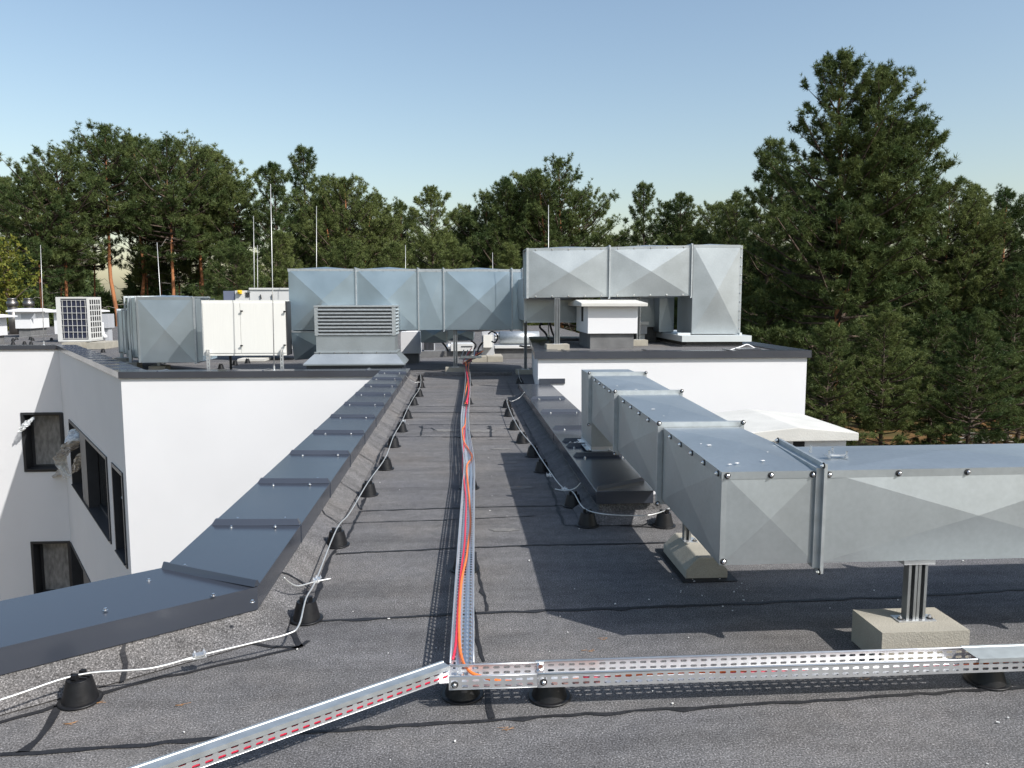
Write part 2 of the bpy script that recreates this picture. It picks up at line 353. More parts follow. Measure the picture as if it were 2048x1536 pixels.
FR = rf.build('flat_roof', ['bitumen', 'seam', 'silt']); tag(FR, 'grey mineral bitumen felt covering the flat roof, with dark torched seams', kind='structure')

# small litter lying on the roof
cr = MB(); rr = random.Random(3)
for k in range(260):
    x = rr.uniform(-1.4, 3.4); y = 2.0 + 10 * rr.random() ** 1.8
    if x < -.75 and y > 2.9: continue
    if k % 9 == 0: x = 1.4 + rr.gauss(0, .12); y = 3.95 + rr.gauss(0, .15)
    s_ = rr.choice((.0008, .001, .0013, .002, .003)); a = rr.random() * 3
    cr.obox((x, y, s_ * .6 + .0045), V((math.cos(a), math.sin(a), 0)) * s_ * rr.uniform(1, 2), V((-math.sin(a), math.cos(a), 0)) * s_, V((0, 0, s_ * .5)))
tag(cr.build('roof_crumbs', 'crumb'), 'white crumbs of render scattered on the roof felt', kind='stuff')
nl = MB()
for (px, py) in [(180, 1368), (195, 1408), (145, 1450), (365, 1412), (1176, 1303), (1205, 1280), (1905, 1245), (600, 1205), (1180, 1012), (1040, 975), (1010, 1460), (1730, 1360)]:
    c = G(px, py)
    for q in range(4):
        a = rr.uniform(-.6, .6); l = rr.uniform(.012, .028); d = V((math.cos(a), math.sin(a), 0)) * l
        c2 = c + V((rr.uniform(-.02, .02), rr.uniform(-.008, .008), .006)); nl.tube([c2 - d, c2, c2 + d + V((0, .004, 0))], .0007, 4)
tag(nl.build('dry_needles', 'needle_litter'), 'dry orange pine needles fallen on the roof felt', kind='stuff')

# ---------------------------------------------------------------- the white building round the courtyard
bld = thing('white_building', 'white rendered building wing with anthracite copings, around the sunken courtyard left of the walkway', 'building', (-3, 12.7, GZ))
def wall_holes(mb, a, b, z0, z1, holes, flip=False):
    d = (b - a); L = d.length; d = d / L
    us = sorted(set([0, L] + [h[0] for h in holes] + [h[1] for h in holes])); zs = sorted(set([z0, z1] + [h[2] for h in holes] + [h[3] for h in holes]))
    for i in range(len(us) - 1):
        for j in range(len(zs) - 1):
            um = (us[i] + us[i + 1]) / 2; zm = (zs[j] + zs[j + 1]) / 2
            if any(h[0] < um < h[1] and h[2] < zm < h[3] for h in holes): continue
            p = a + d * us[i]; q = a + d * us[i + 1]
            mb.add([(p.x, p.y, zs[j]), (q.x, q.y, zs[j]), (q.x, q.y, zs[j + 1]), (p.x, p.y, zs[j + 1])], [(0, 1, 2, 3)])
wo = offset(outer, .045)      # wall face just inside the coping edge
C0, C1, A0, A1, W0, W1 = wo
def uB(px, py): p = VP(px, py, C1, A0); return (V((p.x, p.y, 0)) - C1).length, p.z
LB = (A0 - C1).length
zt = D(80, 825, C1.y).z; zb = D(80, 943, C1.y).z; zt2 = D(80, 1083, C1.y).z; zb2 = zt2 - (zt - zb)
xC = (D(42, 880, C1.y).x - C0.x)
LC = (C1 - C0).length
xw1 = D(42, 830, C1.y).x - C0.x; xw2 = D(62, 1090, C1.y).x - C0.x
hC = [(xw1, LC - .02, zb, zt), (xw2, LC - .02, zb2, zt2)]
u1a = uB(139, 842)[0]; u1b = uB(215, 930)[0]; u2a = uB(225.5, 940)[0]; u2b = uB(247, 965)[0]
zB0 = uB(211, 915)[1]
hB = [(u1a, u1b, zb - .12, zt), (u2a, u2b, zb - .12, zt), (.14, u1b, zb2 - .12, zt2), (u2a, u2b, zb2 - .12, zt2)]
wm = MB(); wall_holes(wm, C0, C1, GZ, ZC - .06, hC); wm.build('wall', 'plaster', bld)
wm = MB(); wall_holes(wm, C1, A0, GZ, ZC - .06, hB); wm.build('wall', 'plaster', bld)
wm = MB(); wall_holes(wm, A0, A1, GZ, ZC - .06, []); wm.build('wall', 'plaster', bld)
wm = MB(); wall_holes(wm, A1, W0, GZ, ZC - .06, []); wall_holes(wm, W0, W1, GZ, ZC - .06, []); wm.build('wall', 'plaster', bld)
def window(a, b, h, mull=(), film=True, trim=.07, depth=.24, curtain=None):
    """recessed window in wall a-b; h=(u0,u1,z0,z1)"""
    d = (b - a).normalized(); n = V((d.y, -d.x, 0))        # outward (courtyard side)
    u0, u1, z0, z1 = h; up = _Z
    def P(u, z, o): return V((a.x, a.y, 0)) + d * u + n * o + up * z
    m = MB()
    def ring(ua, ub, za, zb_, t, o0, o1):
        for (x0, x1, y0, y1) in ((ua, ub, zb_ - t, zb_), (ua, ub, za, za + t), (ua, ua + t, za + t, zb_ - t), (ub - t, ub, za + t, zb_ - t)):
            m.hexa([P(x0, y0, o0), P(x1, y0, o0), P(x1, y1, o0), P(x0, y1, o0)], [P(x0, y0, o1), P(x1, y0, o1), P(x1, y1, o1), P(x0, y1, o1)])
    ring(u0 - .004, u1 + .004, z0 - .004, z1 + .004, .07, -depth, .028)     # reveal lining standing proud of the render
    root = m.build('window', 'frame', bld)
    m = MB(); ring(u0 + .07, u1 - .07, z0 + .07, z1 - .07, .07, -depth - .05, -depth + .03)
    for mu in mull: 
        um = u0 + (u1 - u0) * mu; hw = .05
        m.hexa([P(um - hw, z0 + .14, -depth - .05), P(um + hw, z0 + .14, -depth - .05), P(um + hw, z1 - .14, -depth - .05), P(um - hw, z1 - .14, -depth - .05)],
               [P(um - hw, z0 + .14, -depth + .03), P(um + hw, z0 + .14, -depth + .03), P(um + hw, z1 - .14, -depth + .03), P(um - hw, z1 - .14, -depth + .03)])
    m.build('sash', 'frame', root)
    m = MB(); m.add([P(u0 + .1, z0 + .1, -depth), P(u1 - .1, z0 + .1, -depth), P(u1 - .1, z1 - .1, -depth), P(u0 + .1, z1 - .1, -depth)], [(0, 1, 2, 3)])
    m.build('pane', 'film' if film else 'glass', root)
    m = MB(); m.hexa([P(u0 + .06, z0 + .066, -depth), P(u1 - .06, z0 + .066, -depth), P(u1 - .06, z0 + .05, .06), P(u0 + .06, z0 + .05, .06)], [P(u0 + .06, z0 + .082, -depth), P(u1 - .06, z0 + .082, -depth), P(u1 - .06, z0 + .072, .06), P(u0 + .06, z0 + .072, .06)])
    m.build('sill', 'frame', root)
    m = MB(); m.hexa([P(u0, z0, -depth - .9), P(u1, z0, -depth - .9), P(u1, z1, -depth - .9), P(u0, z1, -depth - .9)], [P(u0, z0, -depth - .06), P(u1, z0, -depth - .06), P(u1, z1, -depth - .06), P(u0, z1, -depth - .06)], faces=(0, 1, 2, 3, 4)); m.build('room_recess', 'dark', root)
    return root
window(C0, C1, hC[0], depth=.36); window(C0, C1, hC[1], depth=.36)
for hh in hC[:1]:
    d = (A0 - C1).normalized(); n = V((d.y, -d.x, 0)); m = MB(); P0_ = V((C1.x, C1.y, 0)) + d * .03; P1_ = V((C1.x, C1.y, 0)) + d * .22
    m.hexa([P0_ + _Z * hh[2], P1_ + _Z * (hh[2] - .06), P1_ + n * .02 + _Z * (hh[2] - .06), P0_ + n * .02 + _Z * hh[2]], [P0_ + _Z * (hh[3] + .004), P1_ + _Z * (hh[3] + .004), P1_ + n * .02 + _Z * (hh[3] + .004), P0_ + n * .02 + _Z * (hh[3] + .004)]); m.build('corner_cladding', 'frame', bld)
um = u1a + (u1b - u1a) * .36
for k, hh in enumerate(hB):
    if k % 2 == 0:
        w_ = window(C1, A0, hh, mull=(.47,), film=False)
        d = (A0 - C1).normalized(); n = V((d.y, -d.x, 0)); m = MB(); ua = hh[0] + (hh[1] - hh[0]) * .34; ub = hh[0] + (hh[1] - hh[0]) * .50
        P = lambda u, z, o: V((C1.x, C1.y, 0)) + d * u + n * o + _Z * z
        m.hexa([P(ua, hh[2] + .075, -.23), P(ub, hh[2] + .075, -.23), P(ub, hh[3] - .075, -.23), P(ua, hh[3] - .075, -.23)], [P(ua, hh[2] + .075, .02), P(ub, hh[2] + .075, .02), P(ub, hh[3] - .075, .02), P(ua, hh[3] - .075, .02)])
        m.build('mullion_pillar', 'frame', w_)
    else: window(C1, A0, hh, film=False)
# torn protective film blowing at the windows
def sheet(name, label, pts, width, seed, across, loc):
    rr = random.Random(seed); m = MB(); path = smooth_path(pts, 6); n = len(path); k = 7; vs = []
    A = V(across).normalized()
    for i, p in enumerate(path):
        w_ = width * 1.7 * (.5 + .6 * math.sin(math.pi * min(1, i / (n - 1) + .12))) * rr.uniform(.85, 1.1)
        for j in range(k):
            t = j / (k - 1) - .5; vs.append(p + A * (w_ * t) + V((A.y, -A.x, 0)) * rr.uniform(-.035, .035) + _Z * rr.uniform(-.02, .02))
    m.add(vs, [(i * k + j, i * k + j + 1, (i + 1) * k + j + 1, (i + 1) * k + j) for i in range(n - 1) for j in range(k - 1)])
    o = m.build(name, 'clearfilm', None, loc=path[0]); sf = o.modifiers.new('thickness', 'SOLIDIFY'); sf.thickness = .002
    return tag(o, label, 'plastic film', 'torn protective films at the windows')
dB = (A0 - C1).normalized(); nB = V((dB.y, -dB.x, 0))
def onB(px, py, out=.1): p = VP(px, py, C1, A0); return p + nB * out
sheet('plastic_film', 'torn clear film fluttering from the upper left corner of the upper corner window', [D(59, 838, C1.y - .03), D(54, 846, C1.y - .16), D(47, 856, C1.y - .25), D(43, 862, C1.y - .3)], .24, 1, (1, 0, .5), None)
sheet('plastic_film', 'longest torn film, twisting down from the upper edge of the shaded wide window', [onB(149, 857, -.05), onB(155, 880, .08), onB(150, 900, .2), onB(141, 915, .25), onB(143, 955, .1)], .30, 2, (1, .1, .25), None)
sheet('plastic_film', 'narrow torn film hanging low in the shaded wide window', [onB(163, 905, -.05), onB(160, 925, .02), onB(155, 945, .08)], .20, 3, (1, 0, .2), None)
sheet('plastic_film', 'small crumpled film caught below the upper corner window', [onB(137, 934, .1), onB(133, 948, .2), onB(128, 953, .25)], .24, 4, (1, 0, .3), None)
sheet('plastic_film', 'strip of film hanging in the narrow window next to the bright wall', [onB(244, 965, -.1), onB(243, 990, -.05), onB(246, 1003, -.02)], .18, 5, dB, None)

# copings: one part per straight run, joints folded up as low ribs
def coping_run(i, spacing, first=.5, rib=True, rh=.036, parent=bld, lip=.115, mesh_outer=None, mesh_inner=None, z=ZC):
    mo = mesh_outer or outer; mi = mesh_inner or inner
    o0, o1, i0, i1 = mo[i], mo[i + 1], mi[i], mi[i + 1]
    m = MB(); L = lambda p, zz: V((p.x, p.y, zz))
    m.hexa([L(o0, z - lip), L(i0, z - lip), L(i1, z - lip), L(o1, z - lip)], [L(o0, z + .006), L(i0, z - .006), L(i1, z - .006), L(o1, z + .006)])
    d = (o1 - o0).normalized(); Lt = (o1 - o0).length; u = first; marks = []
    while rib and u < Lt - .2:
        p = o0 + d * u; nrm = V((-d.y, d.x, 0)); q = p + nrm * CW
        a = p + nrm * .003; b = q - nrm * .003
        m.hexa([L(a - d * .024, z + .004), L(b - d * .024, z - .004), L(b + d * .024, z - .004), L(a + d * .024, z + .004)], [L(a + nrm * .018 - d * .020, z + rh), L(b - nrm * .018 - d * .020, z + rh - .008), L(b - nrm * .018 + d * .0, z + rh - .008), L(a + nrm * .018 + d * .0, z + rh)])
        m.obox(L(q, z - .062) + nrm * .001, d * .004, nrm * .003, V((0, 0, .055)))
        marks.append((p, d, nrm)); u += spacing
    return m.build('coping', 'coping', parent, bevel=.003), marks
cs = MB(); cs.lathe((0, 0, 0), [(.011, 0), (.011, .003), (.007, .004), (.007, .011), (.004, .013)], 8); COPSCREW = proto(cs, 'screw', 'steel')
def screws(cop, marks, z=ZC, step=1):
    for p, d, nrm in marks[::step]:
        for f in (.22, .80):
            for sgn in (-1, 1):
                q = p + nrm * (CW * f + random.uniform(-.03, .03)) + d * sgn * random.uniform(.06, .1)
                place(COPSCREW, 'screw', cop, (q.x, q.y, z + .003))
coping_run(0, 2.0, rh=.016); coping_run(1, .82, .4, rh=.016); coping_run(2, 1.9, .7, rh=.02)
Lw = (outer[4] - outer[3]).length
c_, mk = coping_run(3, 1.06, (Lw - .78) % 1.06 + .03); screws(c_, mk)
c_, mk = coping_run(4, 3.0, rib=False)
for (px, py) in [(298, 1163), (427, 1193), (370, 1134), (211, 1222), (505, 1206)]:
    q = G(px, py, ZC); place(COPSCREW, 'screw', c_, (q.x, q.y, ZC + .002))
# mitre rib at the near corner
m = MB(); a, b = outer[4], inner[4]; dd = (b - a).normalized(); pp = V((-dd.y, dd.x, 0))
m.hexa([V((a.x, a.y, ZC)) - pp * .02, V((b.x, b.y, ZC)) - pp * .02, V((b.x, b.y, ZC)) + pp * .02, V((a.x, a.y, ZC)) + pp * .02], [V((a.x, a.y, ZC + .035)) - pp * .004, V((b.x, b.y, ZC + .028)) - pp * .004, V((b.x, b.y, ZC + .028)) + pp * .004, V((a.x, a.y, ZC + .035)) + pp * .004])
m.build('mitre_rib', 'coping', bld)
# felt upstand and cant strip on the roof side of every parapet
ui = offset(outer, CW - .03); uc = offset(outer, CW + .02); uf = offset(outer, CW + .13)
m = MB(); 
for i in range(5):
    L = lambda p, zz: (p.x, p.y, zz)
    m.add([L(ui[i], .12), L(ui[i + 1], .12), L(uc[i + 1], .075), L(uc[i], .075), L(uf[i + 1], .006), L(uf[i], .006)], [(0, 1, 2, 3), (3, 2, 4, 5)])
m.cur = 1
for (i, step) in ((3, 1.02), (4, 1.0)):
    a, b = uc[i], uc[i + 1]; d = (b - a).normalized(); nrm = V((-d.y, d.x, 0)); u = .6
    while u < (b - a).length:
        p = a + d * u; jit = random.uniform(-.05, .05)
        pts = [p - nrm * .03 + d * jit + _Z * .10, p + _Z * .076, p + nrm * .05 + _Z * .044, p + nrm * .125 + d * .03 + _Z * .008]
        for k in range(3):
            q0, q1 = pts[k], pts[k + 1]; w0 = random.uniform(.004, .011); w1 = random.uniform(.004, .011); up = _Z * .004 + nrm * .004
            m.add([q0 - d * w0 + up, q0 + d * w0 + up, q1 + d * w1 + up, q1 - d * w1 + up], [(0, 1, 2, 3)])
        u += step * random.uniform(.8, 1.15)
m.build('felt_upstand', ['bitumen', 'seam'], bld)

# ---------------------------------------------------------------- low parapet right of the walkway
rp = thing('parapet', 'low felt-clad parapet with ribbed anthracite coping running to the white block, right of the walkway', 'parapet', (1.07, 8, 0))
m = MB(); m.poly([(XR0 + .03, YN + .04), (XR1 - .03, YN + .04), (XR1 - .03, YB), (XR0 + .03, YB)], 0, .125)
m.add([(XR0 + .03, YN + .04, .075), (XR0 + .03, YB, .075), (XR0 - .11, YB, .006), (XR0 - .11, YN - .09, .006)], [(0, 1, 2, 3)])
m.add([(XR0 + .02, YN + .04, .074), (XR1 - .03, YN + .04, .074), (XR1 - .03, YN - .09, .006), (XR0 - .11, YN - .09, .006)], [(0, 1, 2, 3)])
m.build('felt_base', 'bitumen', rp)
m = MB(); m.poly([(XR0, YN), (XR1 - .10, YN), (XR1 - .07, YN + .36), (XR1, YN + .34), (XR1, YB), (XR0, YB)], ZC - .09, ZC)
ys = [G(1043, v, ZC).y for v in (797.7, 824.5, 857.8, 883.6, 894, 913.6)]
for y in ys:
    m.hexa([(XR0 + .015, y - .024, ZC), (XR1 - .015, y - .024, ZC), (XR1 - .015, y + .024, ZC), (XR0 + .015, y + .024, ZC)], [(XR0 + .045, y - .012, ZC + .034), (XR1 - .045, y - .012, ZC + .034), (XR1 - .045, y + .004, ZC + .034), (XR0 + .045, y + .004, ZC + .034)])
m.hexa([(XR0 + .01, YN + .03, ZC), (XR1 - .09, YN + .30, ZC), (XR1 - .09, YN + .33, ZC), (XR0 + .01, YN + .06, ZC)], [(XR0 + .02, YN + .035, ZC + .03), (XR1 - .10, YN + .29, ZC + .03), (XR1 - .10, YN + .30, ZC + .03), (XR0 + .02, YN + .045, ZC + .03)])
m.box(XR0 - .003, 7.7, ZC - .088, XR0, 7.706, ZC - .004)
cp = m.build('coping', 'coping', rp, bevel=.003)
for y in ys + [10.4]:
    for x in (XR0 + .1, XR1 - .1): place(COPSCREW, 'screw', cp, (x + random.uniform(-.03, .03), y - .09, ZC + .001))
m = MB(); m.box(XR0 + .32, YB - .02, ZC + .002, 1.68, YB - .005, ZC + .085); m.build('end_upturn', 'coping', rp)
# parapet hidden behind the duct, closing the roof
bp = thing('parapet', 'low parapet with anthracite coping behind the foreground duct, in front of the pale chimney cap', 'parapet', (5, 6.8, 0))
m = MB(); m.box(1.65, 5.95, -9, 10, 6.22, .06); m.build('felt_base', 'plaster', bp); m = MB(); m.box(1.62, 5.9, .061, 10, 6.27, .14); m.build('coping', 'coping', bp)

# ---------------------------------------------------------------- white block on the right
blk = thing('stair_block', 'low white rendered block with dark coping, below the raised duct right of the walkway', 'building', (3, 12, GZ))
bx0 = D(1076, 740, YB).x; bx1 = D(1613, 740, YB).x; ZB = D(1300, 702, 12.15).z
plan = [(bx0, YB), (bx1, YB), (bx1 + .05, 17.0), (bx0 + .36, 17.0)]
m = MB(); m.poly(plan, GZ, ZB - .06); m.build('wall', 'plaster', blk)
o_ = [(bx0 - .06, YB - .05), (bx1 + .05, YB - .05), (bx1 + .11, 17.05), (bx0 + .30, 17.05)]; i_ = [(bx0 + .36, YB + .34), (bx1 - .34, YB + .34), (bx1 - .3, 16.7), (bx0 + .7, 16.7)]
m = MB()
for k in range(4):
    a, b, c, d = o_[k], o_[(k + 1) % 4], i_[(k + 1) % 4], i_[k]
    m.hexa([(*a, ZB - .115), (*b, ZB - .115), (*c, ZB - .115), (*d, ZB - .115)], [(*a, ZB), (*b, ZB), (*c, ZB - .01), (*d, ZB - .01)])
for x in (D(1130, 710, YB).x, D(1295, 710, YB).x, D(1460, 710, YB).x): m.box(x, YB - .053, ZB - .113, x + .006, YB - .05, ZB - .003); m.box(x - .02, YB - .05, ZB, x + .02, YB + .33, ZB + .012)
m.box(4.5, YB + .02, ZB + .001, 4.85, YB + .3, ZB + .025)
m.build('coping', 'coping', blk, bevel=.003)
m = MB(); m.poly(i_, ZB - .08, ZB - .03); m.build('roof', 'bitumen', blk)
m = MB(); m.poly([(bx0 - .03, YB + .01), (bx0 + .2, YB + .01), (bx0 + .2, YB - .012), (bx0 - .03, YB - .012)], ZC - .1, ZC + .0); 
ZBR = ZB - .03
# ---------------------------------------------------------------- ducts
bm_ = MB(); bm_.cur = 0; bm_.lathe((0, 0, 0), [(.0135, 0), (.0135, .0025), (.010, .003)], 12); bm_.cur = 1
bm_.lathe((0, 0, .003), [(.0085, 0), (.0085, .007), (.0055, .009), (.0045, .0092), (.0045, .013)], 6)
BOLT = proto(bm_, 'bolt', ['washer', 'steel'])
bm_ = MB(); bm_.lathe((0, 0, 0), [(.016, 0), (.016, .006), (.010, .011)], 6); BOLTFAR = proto(bm_, 'bolt', ['steel'])
QZ = lambda n: V(n).normalized().to_track_quat('Z', 'Y')
def flange(parent, loop, ax, out=.03, th=.012, name='flange', bolts=True, m='galv_flange', far=False):
    c = sum((V(p) for p in loop), V()) / 4; ax = V(ax).normalized(); n = 4; loop = [V(p) for p in loop]
    o = []
    for i in range(4):
        d1 = (loop[i] - loop[i - 1]).normalized(); d2 = (loop[(i + 1) % 4] - loop[i]).normalized()
        o.append(loop[i] + (d1 - d2).normalized() * out * 1.414)
    I = [p + (c - p).normalized() * .004 for p in loop]; m_ = MB()
    for i in range(4):
        j = (i + 1) % 4
        m_.hexa([I[i] - ax * th, I[j] - ax * th, o[j] - ax * th, o[i] - ax * th], [I[i] + ax * th, I[j] + ax * th, o[j] + ax * th, o[i] + ax * th])
    f = m_.build(name, m, parent, bevel=0 if far else .0015)
    if bolts:
        for i in range(4):
            p = (o[i] * .45 + loop[i] * .55) + (o[i] - loop[i]) * .35
            place(BOLTFAR if far else BOLT, 'bolt', f, p - ax * th, QZ(-ax))
    return f
def loopY(x0, x1, z0, z1, y): return [V((x0, y, z0)), V((x1, y, z0)), V((x1, y, z1)), V((x0, y, z1))]
def loopX(y0, y1, z0, z1, x): return [V((x, y0, z0)), V((x, y1, z0)), V((x, y1, z1)), V((x, y0, z1))]
BLUE = set(); MID = set(); M['galv_mid'] = mat('pale_bluish_galvanised_sheet', (.44, .50, .54), .44, metal=.86, var=.08, vscale=1.6, bump=.05, bscale=2.2, detail=3)
def duct_piece(parent, a, b, e, ends=(False, False), name='duct_section', mt=None):
    mt = mt or ('galv_mid' if parent in MID else 'galv_blue' if parent in BLUE else 'galv')
    fc = [0, 1, 2, 3] + ([4] if ends[0] else []) + ([5] if ends[1] else []); ee = {k: e for k in range(6)}
    return MB().hexa(a, b, ee, fc).build(name, mt, parent)

# --- foreground duct
fd = thing('air_duct', 'galvanised foreground duct climbing out of the coping and turning right across the roof', 'air duct', (1.6, 4, 0))
st = [(4.16, 1.118, 1.540, .851), (5.42, 1.130, 1.562, .877), (6.58, 1.142, 1.585, .899)]
LP = [loopY(a, b, z - .40, z, y) for (y, a, b, z) in st]
duct_piece(fd, LP[0], LP[1], .019); duct_piece(fd, LP[1], LP[2], .019)
for i, l in enumerate(LP): flange(fd, l, (0, 1, 0))
# riser standing on the coping
RZ = ZC + .022; R0 = [V((1.148, 6.60, RZ)), V((1.575, 6.60, RZ)), V((1.575, 7.14, RZ)), V((1.148, 7.14, RZ))]; R1 = [V((1.142, 6.595, .899)), V((1.585, 6.595, .899)), V((1.585, 7.15, .899)), V((1.142, 7.15, .899))]
duct_piece(fd, R0, R1, .010, (False, True), 'duct_riser')
m = MB()
for (a, b) in ((R0[0], R0[1]), (R0[1], R0[2]), (R0[2], R0[3]), (R0[3], R0[0])):
    d = (b - a).normalized(); n = V((d.y, -d.x, 0)); m.hexa([a - n * .003, b - n * .003, b + n * .04, a + n * .04], [a - n * .003 + _Z * .004, b - n * .003 + _Z * .004, b + n * .04 + _Z * .004, a + n * .04 + _Z * .004])
    m.hexa([a, b, b + n * .004, a + n * .004], [a + _Z * .035, b + _Z * .035, b + n * .004 + _Z * .035, a + n * .004 + _Z * .035])
m.box(1.055, 6.92, RZ, 1.108, 7.0, RZ + .004)
bf = m.build('base_flange', 'tray', fd)
for p in ((1.125, 6.58), (1.125, 6.8), (1.08, 6.96), (1.3, 6.575)): place(BOLT, 'bolt', bf, (*p, RZ + .004))
# elbow
pl = [(1.098, 3.13), (1.512, 3.13), (1.565, 3.655), (1.538, 4.14), (1.118, 4.14)]
zt_ = lambda y: .83 + (y - 3.13) * .0202
m = MB(); T = [V((x, y, zt_(y))) for x, y in pl]; B_ = [V((x, y, zt_(y) - .40)) for x, y in pl]
def brk(mb, pts, e):
    c = sum(pts, V()) / len(pts); n = (pts[1] - pts[0]).cross(pts[2] - pts[0]).normalized(); mb.add(pts + [c + n * e], [(i, (i + 1) % len(pts), len(pts)) for i in range(len(pts))])
brk(m, [T[0], T[1], T[2], T[3], T[4]], .019); brk(m, B_[::-1], .010); brk(m, [B_[0], B_[1], T[1], T[0]], .014); brk(m, [B_[4], B_[0], T[0], T[4]], .016); brk(m, [B_[2], B_[3], T[3], T[2]], .0)
m.build('duct_elbow', 'galv', fd)
# folded top edge of the elbow, with its screws
lipm = MB(); lipm.box(1.094, 3.1255, .801, 1.509, 3.1295, .8325)
lipm.box(1.0955, 3.1262, .432, 1.118, 3.1295, .80)
lp_ = lipm.build('folded_edge', 'galv', fd, bevel=.001)
for x in (1.118, 1.305, 1.485): place(BOLT, 'bolt', lp_, (x, 3.1255, .816), QZ((0, -1, 0)))
place(BOLT, 'bolt', lp_, (1.112, 3.126, .447), QZ((0, -1, 0)))
# folded edges along the left faces
for (ya, yb, xa, xb) in ((3.14, 4.13, 1.098, 1.1175), (4.19, 5.39, 1.1185, 1.1295), (5.45, 6.55, 1.1305, 1.1415)):
    m = MB(); za, zb_ = zt_(ya), zt_(yb)
    m.hexa([V((xa - .004, ya, za - .028)), V((xa - .0004, ya, za - .028)), V((xb - .0004, yb, zb_ - .028)), V((xb - .004, yb, zb_ - .028))], [V((xa - .004, ya, za + .002)), V((xa - .0004, ya, za + .002)), V((xb - .0004, yb, zb_ + .002)), V((xb - .004, yb, zb_ + .002))])
    o = m.build('folded_edge', 'galv', fd)
    n = 5
    for k in range(n):
        t = (k + .15) / n; place(BOLT, 'bolt', o, (xa + (xb - xa) * t - .0045, ya + (yb - ya) * t, za + (zb_ - za) * t - .014), QZ((-1, 0, 0)))
# bird droppings / flecks on the sheet
rr = random.Random(5); m = MB(); m.obox((0, 0, 0), (.011, .002, 0), (-.001, .006, 0), (0, 0, .0008)); FLECK = proto(m, 'white_fleck', 'crumb')
for (x, y) in ((1.16, 3.22), (1.20, 3.24), (1.33, 3.28), (1.17, 3.65), (1.2, 3.62), (1.2, 4.7), (1.3, 4.6), (1.38, 4.65), (1.2, 4.45), (1.2, 5.8), (1.3, 5.6), (1.38, 5.9), (1.4, 4.9), (1.42, 3.45)):
    c_ = place(FLECK, 'white_fleck', fd, (x, y, zt_(y) + .013)); c_.scale = (rr.uniform(.4, 1),) * 3; c_.rotation_euler = (0, 0, rr.uniform(-.5, .5))
# right-hand run
def q(x, yf, yb, zt, zb): return [V((x, yf, zb)), V((x + .045, yb, zb)), V((x + .045, yb, zt)), V((x, yf, zt))]
Q = [q(1.53, 3.13, 3.66, .83, .43), q(2.90, 3.135, 3.66, .832, .428), q(4.3, 3.14, 3.66, .834, .428)]
for i in range(2): 
    a, b = Q[i], Q[i + 1]; duct_piece(fd, a, b, .026)
ax = V((1, 0, 0))
flange(fd, Q[0], ax, .036, .007); flange(fd, [p - ax * .02 for p in Q[0]], ax, .016, .013, bolts=False); flange(fd, Q[1], ax, .036, .007)
for i in range(2):
    a = Q[i][3] + V((.014, 0, 0)); b = Q[i + 1][3] - V((.014, 0, 0)); nn = V((0, -1, 0))
    m = MB(); m.hexa([a + nn * .0006 - _Z * .030, b + nn * .0006 - _Z * .030, b + nn * .0045 - _Z * .030, a + nn * .0045 - _Z * .030], [a + nn * .0006 + _Z * .002, b + nn * .0006 + _Z * .002, b + nn * .0045 + _Z * .002, a + nn * .0045 + _Z * .002])
    o = m.build('folded_edge', 'galv', fd, bevel=.001)
    for k in range(5): place(BOLT, 'bolt', o, a + (b - a) * ((k + .04) / 4.4) + nn * .005 - _Z * .015, QZ(nn))
# clamp with studs on the top of the right-hand run by the flange
m = MB(); m.bar((1.65, 3.36, .85), (1.74, 3.35, .85), .02, .006)
sc_ = m.build('stud_clamp', 'tray', fd); m = MB(); m.lathe((0, 0, 0), [(.009, 0), (.009, .012), (.005, .013), (.005, .032)], 6); STUD = proto(m, 'stud', 'steel')
for p in ((1.63, 3.46), (1.66, 3.34), (1.71, 3.41), (1.73, 3.32)): place(STUD, 'stud', sc_, (*p, .842))

# --- duct supports
def channel(mb, x, y, z0, z1, w=.041, d=.041, t=.004, face=-1):
    mb.box(x - w / 2, y - d / 2, z0, x - w / 2 + t, y + d / 2, z1); mb.box(x + w / 2 - t, y - d / 2, z0, x + w / 2, y + d / 2, z1); yb = y + d / 2 if face < 0 else y - d / 2 + t
    mb.box(x - w / 2 + t, yb - t, z0, x + w / 2 - t, yb, z1)
    for sx in (-1, 1): mb.box(x + sx * (w / 2 - t) - (.008 if sx > 0 else 0), y - d / 2 * 1, z0, x + sx * (w / 2 - t) + (.008 if sx < 0 else 0), y - d / 2 + t, z1)
ds = thing('duct_support', 'square concrete block with paired steel channels carrying the right-hand duct', 'duct support', (1.97, 3.17, 0), 'concrete footed supports under the foreground duct')
m = MB(); m.box(1.777, 3.04, .004, 2.163, 3.29, .15); m.build('concrete_block', 'concrete', ds, bevel=.008)
m = MB(); channel(m, 1.966, 3.17, .156, .424); m.build('channel_post', 'post_steel', ds)
m = MB(); channel(m, 2.012, 3.172, .156, .424); m.build('channel_post', 'post_steel', ds)
m = MB(); m.box(1.92, 3.145, .405, 2.06, 3.62, .424); m.build('head_plate', 'tray', ds); m = MB(); m.box(1.905, 3.135, .151, 2.075, 3.205, .156); fp = m.build('foot_plate', 'tray', ds)
for x in (1.925, 2.058): place(BOLT, 'bolt', fp, (x, 3.16, .1565))
ds = thing('duct_support', 'chamfered kerb block with a short steel bracket under the duct beside the black cone', 'duct support', (1.37, 4.5, 0), 'concrete footed supports under the foreground duct')
m = MB(); ya, yb = 4.11, 4.58
sec = lambda y: [(1.25, y, .004), (1.49, y, .004), (1.49, y, .055), (1.41, y, .125), (1.32, y, .125), (1.25, y, .055)]
vs = sec(ya) + sec(yb); m.add(vs, [(0, 1, 2, 3, 4, 5), (11, 10, 9, 8, 7, 6)] + [(i, i + 6, (i + 1) % 6 + 6, (i + 1) % 6)[::1] for i in range(6)])
m.build('concrete_block', 'concrete', ds, bevel=.006)
